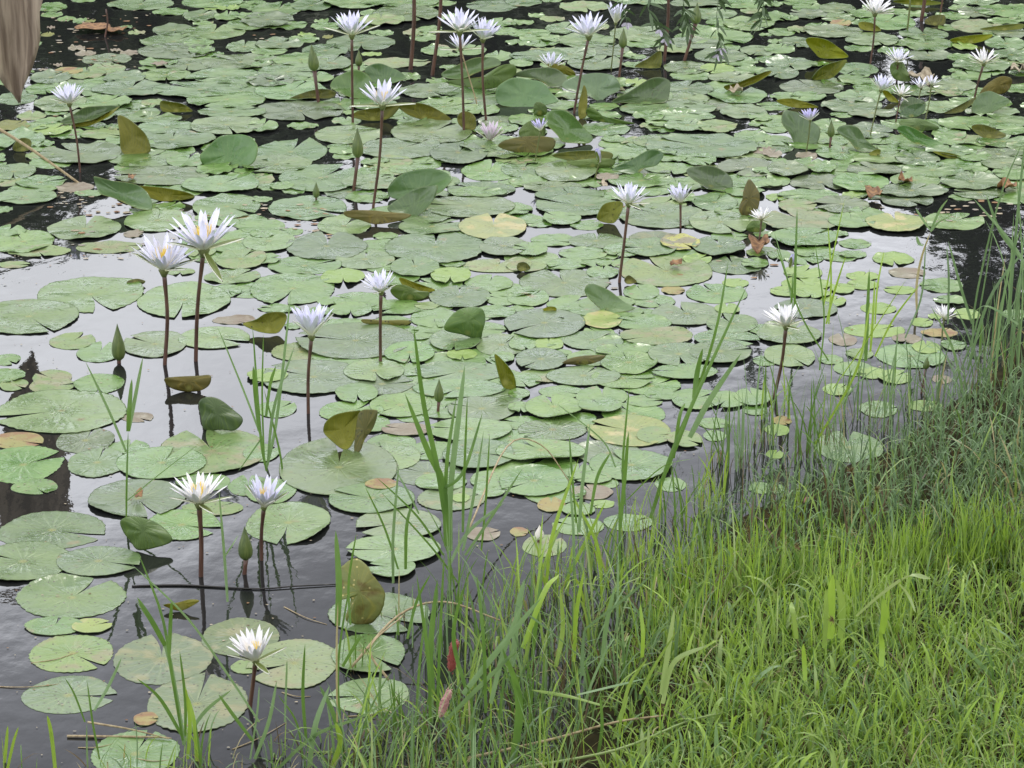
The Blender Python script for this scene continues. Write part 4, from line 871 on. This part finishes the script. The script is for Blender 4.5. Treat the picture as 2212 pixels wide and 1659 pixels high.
for _ in range(330):                         # small jointed weeds with short side leaves
    X, Y = r2.uniform(1500, 2280), r2.uniform(880, 1200)
    if not inside(WEED, X, Y): continue
    x, y, z = ground_at(X, Y); h = r2.uniform(.12, .26); az = r2.uniform(0, 6.28); ln = r2.uniform(0, .5)
    top = Vector((x + math.cos(az) * h * ln, y + math.sin(az) * h * ln, z + h)); b0 = Vector((x, y, z)); weed.tube([b0, b0.lerp(top, .5), top], [.0018, .0015, .001], 5, 5)
    for k in range(9):
        q = b0.lerp(top, .2 + .8 * k / 9); blade(weed, q.x, q.y, q.z, r2.uniform(.03, .06), .0045, r2.uniform(.6, 1.3), k * 2.4 + az, 0 if k % 2 else 5, .4, 4)
tag(weed.build("rank_weeds", GM), "dense grey green weeds between the bright bank grass and the open water", "weeds", kind='stuff')
# thinner mixed stand in the shallows along the shore, water showing through
mc = [(1, 3), (3, 2), (0, 3), (2, 1.0), (4, 1.2), (6, 3.4), (5, 2), (7, .5)]
weeds(reed, MIX, 4600, (560, 1160, 1640, 1900), .05, .20, .002, .0065, mc, 1.25, lambda X, Y: .4 + .6 * min(1, max(0, (X - 1000) / 420 + (Y - 1480) / 330)))
weeds(reed, MIX, 850, (700, 1160, 1640, 1900), .16, .34, .003, .009, [(1, 3), (2, 1.2), (3, 2), (0, 4), (5, 2), (7, .5)], .8)
LOW = [(0, 1700), (0, 1650), (200, 1650), (350, 1620), (600, 1600), (800, 1560), (1000, 1520), (1000, 1900), (0, 1900)]
weeds(reed, LOW, 1500, (0, 1500, 1000, 1900), .06, .16, .0025, .006, mc, 1.1, lambda X, Y: min(1, .1 + X / 900 * .5 + max(0, (Y - 1660) / 200)))
tag(reed.build("shore_grass", GM), "loose tangled grass in the shallows with dark water showing between", "grass", kind='stuff')
# separate sprays of slender blades standing in the water at right
SPR = [(1560, 1000, 16, 190, 1), (1600, 1010, 14, 230, 0), (1650, 960, 16, 220, 0), (1740, 990, 18, 240, 1), (1700, 900, 10, 160, 2), (1800, 960, 16, 300, 0), (1850, 900, 12, 260, 1), (1900, 930, 16, 260, 0), (1960, 880, 10, 220, 5),
       (2010, 900, 12, 230, 5), (2060, 860, 11, 220, 0), (2120, 850, 13, 300, 5), (2180, 800, 13, 360, 5), (2200, 700, 10, 280, 0), (2150, 760, 10, 200, 5), (1530, 1090, 14, 170, 2), (1470, 1130, 14, 190, 1), (1380, 1150, 12, 170, 2), (1300, 1230, 14, 220, 3),
       (1200, 1290, 16, 240, 2), (1120, 1330, 16, 230, 3), (1050, 1400, 14, 240, 0), (1000, 1320, 14, 260, 1), (930, 1420, 12, 210, 0), (1330, 1330, 14, 230, 2), (860, 1350, 8, 160, 1), (770, 1440, 8, 150, 1), (1250, 1420, 14, 240, 3),
       (420, 1640, 8, 150, 2), (600, 1660, 8, 130, 0), (860, 1600, 14, 180, 1), (1000, 1560, 16, 200, 3), (1130, 1560, 14, 210, 1)]
items = [(s_[0], s_[1]) for s_ in SPR]
for (X, Y, n, hpx, ci), lab in zip(SPR, place_labels(items, [["grey green", "deep green", "bright yellow green", "fresh green", "", "dull green"][s_[4]] for s_ in SPR], "grass spray")):
    x0, y0, z0 = ground_at(X, Y); sc = scale_at((x0, y0, z0)); mb = MB()
    for k in range(n):
        x, y = x0 + r2.gauss(0, .03), y0 + r2.gauss(0, .04); h = hpx * sc * r2.uniform(.4, 1.0)
        blade(mb, x, y, z0, h, r2.uniform(.003, .008), abs(r2.gauss(.1, .28)), r2.uniform(0, 6.28), ci if r2.random() < .65 else pick(r2, [(0, 1), (1, 1), (3, .6), (4, .4), (5, 1)]), r2.uniform(-.1, .7), 7, r2.uniform(-.9, .9))
    for k in range(int(n * .7)):           # dead brown bases
        x, y = x0 + r2.gauss(0, .03), y0 + r2.gauss(0, .03); blade(mb, x, y, z0, hpx * sc * r2.uniform(.15, .4), .003, abs(r2.gauss(.2, .5)), r2.uniform(0, 6.28), pick(r2, [(6, 3), (4, 1)]), .6, 5)
    tag(mb.build("grass_spray", GM, origin=(x0, y0, z0)), lab, "grass clump", "slender grass sprays rising from the water")
# ------------------------------------------------------------------ straw stems, sticks, dead leaf
def stick(pts, r_, m, name, lab, cat, group=None, depth=None):
    foot = at(*pts[-1]) if depth is None else None; P3 = []
    for X, Y, up in pts if len(pts[0]) == 3 else [(a, b, 0) for a, b in pts]: P3.append(at(X, Y, up))
    mb = MB(); mb.tube(spline(P3, 16), [r_ * (1 - .5 * i / 15) for i in range(16)], 7); return tag(mb.build(name, m, origin=P3[0]), lab, cat, group)
foot = at(168, 394); top = at_y(-60, 245, foot.y + .1)
mb = MB(); mb.tube(spline([foot + Vector((.04, 0, -.03)), foot, foot.lerp(top, .5) + Vector((0, 0, .012)), top], 14), [.0035 + .0003 * i for i in range(14)], 9)
tag(mb.build("dry_reed_stalk", M_tan, origin=foot), "tan dry stalk slanting into the water from the left edge", "dry stalk")
stick([(1010, 1150, .12), (1095, 965, .16), (1170, 962, .13), (1235, 1048, .01)], .003, M_tan, "straw_stem", "bent straw coloured stem arching over pads behind the purple tipped bud", "dry stem")
stick([(760, 1440, .02), (860, 1330, .1), (960, 1300, .12), (1080, 1340, .1)], .004, M_tan, "straw_stem", "straw stem slanting up from the ragged leaf towards the centre grass", "dry stem")
stick([(840, 1470, .03), (800, 1400, .10), (870, 1330, .14)], .0035, M_tan, "straw_stem", "pale bent straw stem beside the ragged yellowing leaf", "dry stem")
stick([(1000, 1640, .03), (1180, 1600, .06), (1330, 1560, .09), (1440, 1545, .1)], .0045, M_tan, "straw_stem", "long fallen straw stem lying on the grass at the bottom edge", "dry stem")
stick([(1120, 1660, .07), (1330, 1620, .1), (1480, 1560, .11), (1560, 1540, .1)], .004, GM[7], "straw_stem", "pale green fallen stem lying on the grass at the bottom edge", "dry stem")
stick([(145, 1590, .004), (330, 1592, .006), (370, 1595, .006)], .0035, M_tan, "straw_stem", "pale floating stem on the water at lower left", "floating stem")
stick([(190, 1560, .02), (280, 1575, .03), (365, 1596, .01)], .003, M_tan, "straw_stem", "thin straw laid across pads at lower left", "floating stem")
M_twig = mat("wet_twig", (.012, .010, .007), .25)
stick([(285, 1266, .002), (390, 1264, .003), (470, 1268, .003), (560, 1272, .003), (640, 1266, .004), (728, 1262, .003)], .0034, M_twig, "floating_twig", "long black twig floating level in front of the yellow centred bloom", "twig")
for k in range(9):
    rs_ = random.Random(k + 40); X, Y = [(60, 1480), (210, 1610), (640, 1500), (560, 1590), (720, 1620), (120, 1420), (660, 1330), (800, 1540), (330, 1640)][k]; a = rs_.uniform(-.5, .5); l_ = rs_.uniform(30, 80)
    stick([(X - l_ * math.cos(a), Y - l_ * math.sin(a), .001), (X, Y + 4, .003), (X + l_ * math.cos(a), Y + l_ * math.sin(a), .001)], .0016, M_tan, "floating_straw", ["thin straw floating level with the lowest pads near the left edge", "thin straw under the bottom left pads", "thin straw right of the bloom nearest the bottom edge", "thin straw at the bottom between grass blades, left one", "thin straw at the bottom between grass blades, right one", "thin straw left of the large spotted pads at lower left", "thin straw between the ragged leaf and the black twig", "thin straw on dark water under the centre grass", "thin straw at the bottom edge left of centre"][k], "straw", "thin straws floating in the shallows")
# the dry hanging leaf, out over the water at upper left
M_dry = mat("dead_leaf", (.22, .16, .10), .7); nd = streak(M_dry, (.14, .10, .07), (.40, .32, .24), 36, .08); bump(M_dry, nd, .6, .01)
D = 11.6; tip = at_y(42, 222, D); top_ = Vector((at_y(22, -60, D).x, D, 1.42)); root = empty("dead_hanging_leaf", (top_.x, D, 1.42))
tag(root, "large brown dead leaf hanging point down over the water at upper left", "dead leaf")
mb = MB(); n = 26; prof = [(0, .004), (.03, .012), (.07, .034), (.12, .058), (.18, .082), (.26, .102), (.38, .12), (.6, .15), (.8, .14), (.93, .08), (1, .006)]
for i in range(n):
    t = i / (n - 1); c = tip.lerp(top_, t)
    for (a, wa), (b, wb) in zip(prof, prof[1:]):
        if a <= t <= b: wd = wa + (wb - wa) * (t - a) / (b - a)
    for j in range(11):
        s_ = (j - 5) / 5; mb.v.append(c + Vector((s_ * wd * (1 + .13 * noise.noise(Vector((t * 9, s_ * 1.5, 2)))) - .010 * math.sin(math.pi * min(1, t * 4)) * (1 - t), -abs(s_) * wd * .85 - .012 * math.sin(s_ * 9 + t * 7) * min(1, t * 5), .004 * math.sin(t * 40 + s_ * 5))))
for i in range(n - 1):
    for j in range(10): a = i * 11 + j; mb.f.append((a, a + 1, a + 12, a + 11)); mb.m.append(0)
lf = mb.build("leaf_blade", M_dry, root, origin=top_); so = lf.modifiers.new("thickness", 'SOLIDIFY'); so.thickness = .002
mb = MB(); sx = -2.4; mb.tube(spline([(sx, D + .2, -.2), (sx + .02, D + .15, .9), (sx + .12, D + .05, 1.6), tuple(top_ + Vector((0, 0, .05))), tuple(top_)], 18), .012, 9); mb.build("stalk", M_dry, root, origin=top_)
# small withered scraps beside it
M_brn = mat("dead_brown", (.16, .07, .025), .7); streak(M_brn, (.09, .035, .012), (.30, .16, .06), 60, 1)
M_pale = mat("dead_pale", (.34, .28, .18), .7); streak(M_pale, (.2, .16, .1), (.42, .36, .26), 60, 1)
def scrap(X, Y, w_, h_, m, lab, seed, name="dead_leaf", curl=1.0):
    c = at(X, Y); sc = scale_at(c); rx = w_ * .5 * sc; ry = max(rx * .5, h_ * .5 * sc / .33); mb = MB(); n = 22; mb.v.append(Vector((0, 0, .01)))
    for rr in (.35, .7, 1):
        for j in range(n):
            a = 2 * math.pi * j / n; e = 1 + .45 * noise.noise(Vector((math.cos(a) * 1.6, math.sin(a) * 1.6, seed)))
            mb.v.append(Vector((math.cos(a) * rr * e * rx, math.sin(a) * rr * e * ry, .008 + curl * .02 * rr * rr * (noise.noise(Vector((math.cos(a) * 1.2, math.sin(a) * 1.2, seed + 9))) + .25))))
    for j in range(n): mb.f.append((0, 1 + j, 1 + (j + 1) % n)); mb.m.append(0)
    for k in range(2):
        for j in range(n): a = 1 + k * n + j; b = 1 + k * n + (j + 1) % n; mb.f.append((a, a + n, b + n, b)); mb.m.append(0)
    o = mb.build(name, m); o.location = c + Vector((0, 0, .012)); so = o.modifiers.new("thickness", 'SOLIDIFY'); so.thickness = .0015; tag(o, lab, "dead leaf", "dead leaves and scraps on the water")
scrap(204, 68, 78, 22, M_brn, "orange brown dead leaf floating in the dark gap at upper left", 1)
scrap(252, 72, 40, 16, M_brn, "brown leaf fragment right of the orange brown dead leaf", 2)
scrap(285, 392, 16, 12, M_brn, "tiny rust brown scrap beside the curled pair of leaves at left", 3)
scrap(1300, 408, 20, 14, M_pale, "round dead seed head lying among pads above the slim stem bloom", 4, curl=2)
scrap(1885, 430, 40, 22, M_brn, "crumpled brown leaf at the edge of the dark water at right", 5, curl=3)
scrap(2178, 412, 46, 16, M_brn, "rust coloured rotten leaf at the far right edge", 6, curl=2)
scrap(1955, 400, 30, 14, M_brn, "small rotten leaf between the pads right of the crumpled brown one", 12, curl=2)
scrap(1640, 540, 40, 34, M_brn, "shrivelled brown leaf under the bloom by the brown leaf", 7, curl=3)
scrap(1988, 178, 62, 20, M_pale, "withered greyish flower head lying behind the tight lilac group", 8, curl=3)
scrap(2200, 160, 36, 20, M_pale, "withered grey flower head at the far right edge", 9, curl=3)
scrap(300, 1083, 20, 12, M_brn, "brown dead bud lying on the pad left of the yellow centred bloom", 10, curl=1)
scrap(1334, 205, 40, 8, PM['o'], "yellow olive sunken pad scrap behind the slanted stem bloom", 13)
scrap(1590, 205, 30, 12, M_pale, "pale torn scrap on the upturned olive leaf right of centre", 14, curl=2)
scrap(1460, 580, 0.1 + 24, 10, M_brn, "pair of brown crumbs on the big spotted pad", 15)
# dark floating litter in the far gaps, seen as specks
mb = MB(); r3 = random.Random(5)
for (x0, y0, x1, y1, n) in ((0, 560, 640, 1000, 120), (0, 1000, 700, 1650, 150), (640, 900, 1500, 1200, 70), (1400, 500, 2000, 950, 70), (100, 20, 330, 150, 70), (540, 60, 620, 90, 14), (0, 540, 300, 560, 30), (1850, 420, 2212, 480, 50), (100, 240, 200, 300, 25), (80, 410, 200, 450, 22), (560, 440, 720, 520, 40), (100, 440, 560, 560, 60), (1300, 440, 1700, 640, 30), (1700, 480, 1900, 700, 25)):
    for _ in range(n):
        c = at(r3.uniform(x0, x1), r3.uniform(y0, y1)); b0 = len(mb.v); rr = r3.uniform(.004, .014) if y0 < 500 and y1 < 700 else r3.uniform(.0012, .004)
        for j in range(7): a = 2 * math.pi * j / 7; e = r3.uniform(.6, 1.2); mb.v.append(c + Vector((math.cos(a) * rr * 1.3 * e, math.sin(a) * rr * e, .003)))
        mb.f.append(tuple(b0 + j for j in range(7))); mb.m.append(r3.choice([0, 0, 1, 2]))
tag(mb.build("floating_debris", [M_pale, PM['p'], M_brn]), "pale specks and crumbs of rotting leaf floating between the pads", "debris", kind='stuff')
# ------------------------------------------------------------------ snail eggs
def eggs(pts, r_, col, lab):
    m = mat("snail_eggs", col, .4); P = [at_y(X, Y, yy) for X, Y, yy in pts]; mb = MB(); r0 = random.Random(len(lab)); K = spline(P, 12)
    for i in range(230):
        t = r0.random(); c = K[int(t * 11)].lerp(K[min(11, int(t * 11) + 1)], r0.random()); a, b = r0.uniform(0, 6.28), r0.uniform(-1, 1)
        q = c + Vector((math.cos(a) * math.sqrt(1 - b * b), math.sin(a) * math.sqrt(1 - b * b), b)) * r_ * (.75 + .25 * math.sin(math.pi * t)); e = .0022; b0 = len(mb.v)
        mb.v += [q + Vector(v) * e for v in ((1, 0, 0), (0, 1, 0), (-1, 0, 0), (0, -1, 0), (0, 0, 1), (0, 0, -1))]
        mb.f += [tuple(b0 + k for k in f) for f in ((0, 1, 4), (1, 2, 4), (2, 3, 4), (3, 0, 4), (1, 0, 5), (2, 1, 5), (3, 2, 5), (0, 3, 5))]; mb.m += [0] * 8
    mb.tube(K, [r_ * .5] + [r_ * .85] * 10 + [r_ * .5], 9)
    tag(mb.build("snail_egg_mass", m, origin=P[0]), lab, "snail eggs", "pink snail egg masses")
y1 = at(955, 1590).y - .22
eggs([(972, 1492, y1), (960, 1520, y1), (952, 1545, y1)], .010, (.50, .26, .25), "pink snail egg mass low on a grass stem at the bottom centre")
y2 = at(980, 1480).y - .30
eggs([(985, 1385, y2), (978, 1410, y2), (975, 1448, y2)], .012, (.30, .07, .06), "deep red snail egg mass half hidden behind grass above the pink one")
y3 = at(1741, 1100).y
eggs([(1744, 1075, y3), (1739, 1084, y3)], .004, (.6, .3, .25), "tiny pale pink egg mass on the weeds at right")
# ------------------------------------------------------------------ sedge seed heads
SED = [((1935, 1560), (1840, 1020), (1830, 950), "sedge seed head nearest the water on a long diagonal stem"), ((2010, 1600), (1895, 1060), (1885, 1020), "sedge seed head right of the one nearest the water"),
       ((2050, 1640), (1800, 1340), (1770, 1330), "olive seed head bowing over the bright bank grass at lower right"), ((1860, 1280), (1725, 1180), (1700, 1180), "small brown seed head low in the weeds above the bright grass"), ((2300, 1230), (2180, 1170), (2155, 1165), "brown seed head at the right edge above the bright grass")]
for (a, b, c, lab) in SED:
    x, y, z = ground_at(*a); f0 = Vector((x, y, z)); hd = at_y(b[0], b[1], y + .04); t_ = at_y(c[0], c[1], y + .04)
    root = empty("sedge", f0); tag(root, lab, "sedge", "sedges with seed heads")
    mb = MB(); mb.tube(spline([f0, f0.lerp(hd, .5) + Vector((.01, 0, .015)), hd], 14), [.0016] * 14, 6); mb.build("stem", GM[3], root, origin=f0)
    mb = MB(); dr = (t_ - hd).normalized(); r0 = random.Random(3)
    for k in range(34):
        v = (dr * .6 + Vector((r0.uniform(-1, 1), r0.uniform(-1, 1), r0.uniform(-1, 1))) * .8).normalized(); mb.ribbon([hd, hd + v * .008, hd + v * r0.uniform(.012, .022)], .0022, Vector((r0.uniform(-1, 1), r0.uniform(-1, 1), .3)).normalized(), 0, .1)
    mb.build("seed_head", [mat("seed_head", (.16, .11, .04), .7)], root, origin=hd)
    mb = MB()
    for k in range(3): q = hd + Vector((r0.uniform(-1, 1), r0.uniform(-.4, .4), r0.uniform(-.1, .9))).normalized() * r0.uniform(.05, .09); mb.ribbon(spline([hd, hd.lerp(q, .5) + Vector((0, 0, .006)), q], 6), .003, Vector((0, 1, 0)), 0)
    mb.build("bract", GM[3], root, origin=hd)
# ------------------------------------------------------------------ hanging vine
M_vine = mat("vine_leaf", (.075, .12, .05), .45); M_vfl = mat("vine_flower", (.55, .50, .62), .5)
yv = 12.2; r4 = random.Random(11)
VS = [("hanging vine strand", [(1440, -50), (1400, 10), (1425, 60), (1440, 85)]), ("x", [(1470, -50), (1478, 20), (1488, 70)]), ("x", [(1560, -50), (1548, 40), (1558, 100), (1552, 118)]), ("x", [(1660, -60), (1650, 0), (1645, 50)]), ("x", [(1340, -50), (1345, 10), (1355, 50)])]
VL = ["leafy vine strand dangling at the top edge, leftmost long one", "short vine strand dangling between the two longest ones", "longest vine strand dangling with narrow drooping leaves at top", "thin vine strand dangling right of the longest one", "vine strand with a small lilac blossom beside the dense small bloom"]
for si, (_, pts) in enumerate(VS):
    P = spline([at_y(X, Y, yv + .1 * math.sin(si * 2)) for X, Y in pts], 26); top = P[0]
    up = [top + Vector((.02 * k, 0, .22 * k)) for k in range(8, 0, -1)]
    root = empty("vine_strand", up[0]); tag(root, VL[si], "vine", "vine strands dangling over the pond")
    mb = MB(); mb.tube(up + P, .0014, 5); mb.build("stem", M_vine, root, origin=up[0])
    mb = MB(); fl = MB()
    for i, p in enumerate(P):
        for s_ in range(2 if si != 4 else 1):
            if r4.random() < .35: continue
            d = Vector((r4.uniform(-1, 1), r4.uniform(-.6, .6), r4.uniform(-1.1, -.1))).normalized(); ln = r4.uniform(.035, .075)
            mb.ribbon(spline([p, p + d * ln * .5 + Vector((0, 0, .003)), p + d * ln + Vector((0, 0, -.006))], 6), r4.uniform(.008, .015), Vector((r4.uniform(-1, 1), r4.uniform(-.5, .5), r4.uniform(-.6, .6))).normalized(), 0, .2, lambda t: math.sin(math.pi * (.06 + .92 * t)) ** .8)
    mb.build("foliage", M_vine, root, origin=up[0])
    if si in (0, 2, 4):
        for q in ((P[-8], P[-1]) if si != 4 else (P[-1],)):
            for k in range(4): d = Vector((math.cos(k * 1.6), .3 * math.sin(k * 1.6), -.8 + .3 * math.sin(k))).normalized(); fl.ribbon(spline([q, q + d * .012, q + d * .026], 5), .014, Vector((d.z, 0, -d.x)), 0, .2, lambda t: math.sin(math.pi * (.1 + .8 * t)))
        fl.build("blossom", M_vfl, root, origin=up[0])
# ------------------------------------------------------------------ trees on the far bank; the pond mirrors them
M_bark = mat("bark", (.06, .045, .03), .9); LEAFM = [mat("foliage_a", (.035, .06, .018), .6), mat("foliage_b", (.055, .085, .025), .6), mat("foliage_c", (.022, .04, .012), .6)]
TREES = [(-7.5, 27, 4.7, 2.8, "broad dark tree on the far bank, first from the left"), (-4.6, 26, 4.3, 2.2, "rounded dark tree on the far bank, second from the left"), (-2.2, 28, 4.7, 1.6, "shorter bushy tree on the far bank, third from the left"),
         (-.4, 30, 4.5, 1.3, "low shrubby tree on the far bank, fourth from the left"), (1.6, 29, 4.3, 1.3, "low open tree on the far bank, fifth from the left"), (3.4, 30, 4.6, 1.2, "slim tree on the far bank, sixth from the left"), (4.7, 28.5, 7.0, .95, "tall dark tree on the far bank, seventh from the left"),
         (6.6, 28, 5.4, 1.5, "broad tree on the far bank, last at right"), (-11, 29, 6.5, 2.6, "large tree far out on the left of the far bank"), (10, 30, 7, 3, "large tree far out on the right of the far bank")]
for ti, (x, y, h, cr, lab) in enumerate(TREES):
    r5 = random.Random(ti); gz = ground_z(x, y); root = empty("broadleaf_tree", (x, y, gz)); tag(root, lab, "tree", "trees on the far bank")
    mb = MB(); mb.tube([(x, y, gz - .1), (x + .1, y, gz + h * .3), (x, y + .1, gz + h * .6)], [.16, .12, .06], 9)
    for k in range(5): a = k * 1.3; p = Vector((x, y, gz + h * (.25 + .07 * k))); mb.tube([p, p + Vector((math.cos(a) * cr * .4, math.sin(a) * cr * .3, h * .14)), p + Vector((math.cos(a) * cr * .8, math.sin(a) * cr * .6, h * .25))], [.06, .04, .015], 6)
    mb.build("trunk", M_bark, root, origin=(x, y, gz)); mb = MB(); cl = []
    for k in range(44):
        a, t = r5.uniform(0, 6.28), r5.random(); rr = cr * math.sqrt(r5.random()) * (math.sin(math.pi * min(.97, t * .8 + .18)) ** .6)
        cl.append((Vector((x + math.cos(a) * rr, y + math.sin(a) * rr * .8, gz + .3 + t * (h - gz - .5))), r5.uniform(.25, .5) * min(1, cr / 1.5 + .2), r5.randrange(3)))
    for c, r_, mi in cl:
        for k in range(150):
            a, b = r5.uniform(0, 6.28), r5.uniform(-1, 1); q = c + Vector((math.cos(a) * math.sqrt(1 - b * b), math.sin(a) * math.sqrt(1 - b * b), b)) * r_ * r5.random() ** .4
            u = Vector((r5.uniform(-1, 1), r5.uniform(-1, 1), r5.uniform(-1, 1))).normalized(); v = u.orthogonal().normalized(); s_ = r5.uniform(.08, .17); b0 = len(mb.v)
            mb.v += [q - u * s_, q + v * s_ * .5, q + u * s_, q - v * s_ * .5]; mb.f.append((b0, b0 + 1, b0 + 2, b0 + 3)); mb.m.append(mi if r5.random() < .7 else r5.randrange(3))
    mb.build("crown", LEAFM, root, origin=(x, y, gz), smooth=False)
mb = MB(); r6 = random.Random(8)              # undergrowth at the foot of the trees
for k in range(26000):
    x = r6.uniform(-15, 15); y = r6.uniform(25, 28); hh = (2.8 if x < -1.5 else 2.2) + .9 * noise.noise(Vector((x * .6, 0, 0))); q = Vector((x, y, r6.uniform(.0, hh)))
    u = Vector((r6.uniform(-1, 1), r6.uniform(-1, 1), r6.uniform(-1, 1))).normalized(); v = u.orthogonal().normalized(); s_ = r6.uniform(.1, .2); b0 = len(mb.v)
    mb.v += [q - u * s_, q + v * s_ * .5, q + u * s_, q - v * s_ * .5]; mb.f.append((b0, b0 + 1, b0 + 2, b0 + 3)); mb.m.append(r6.randrange(3))
tag(mb.build("undergrowth", LEAFM, smooth=False), "dark mass of shrubs along the far bank", "shrubs", kind='stuff')
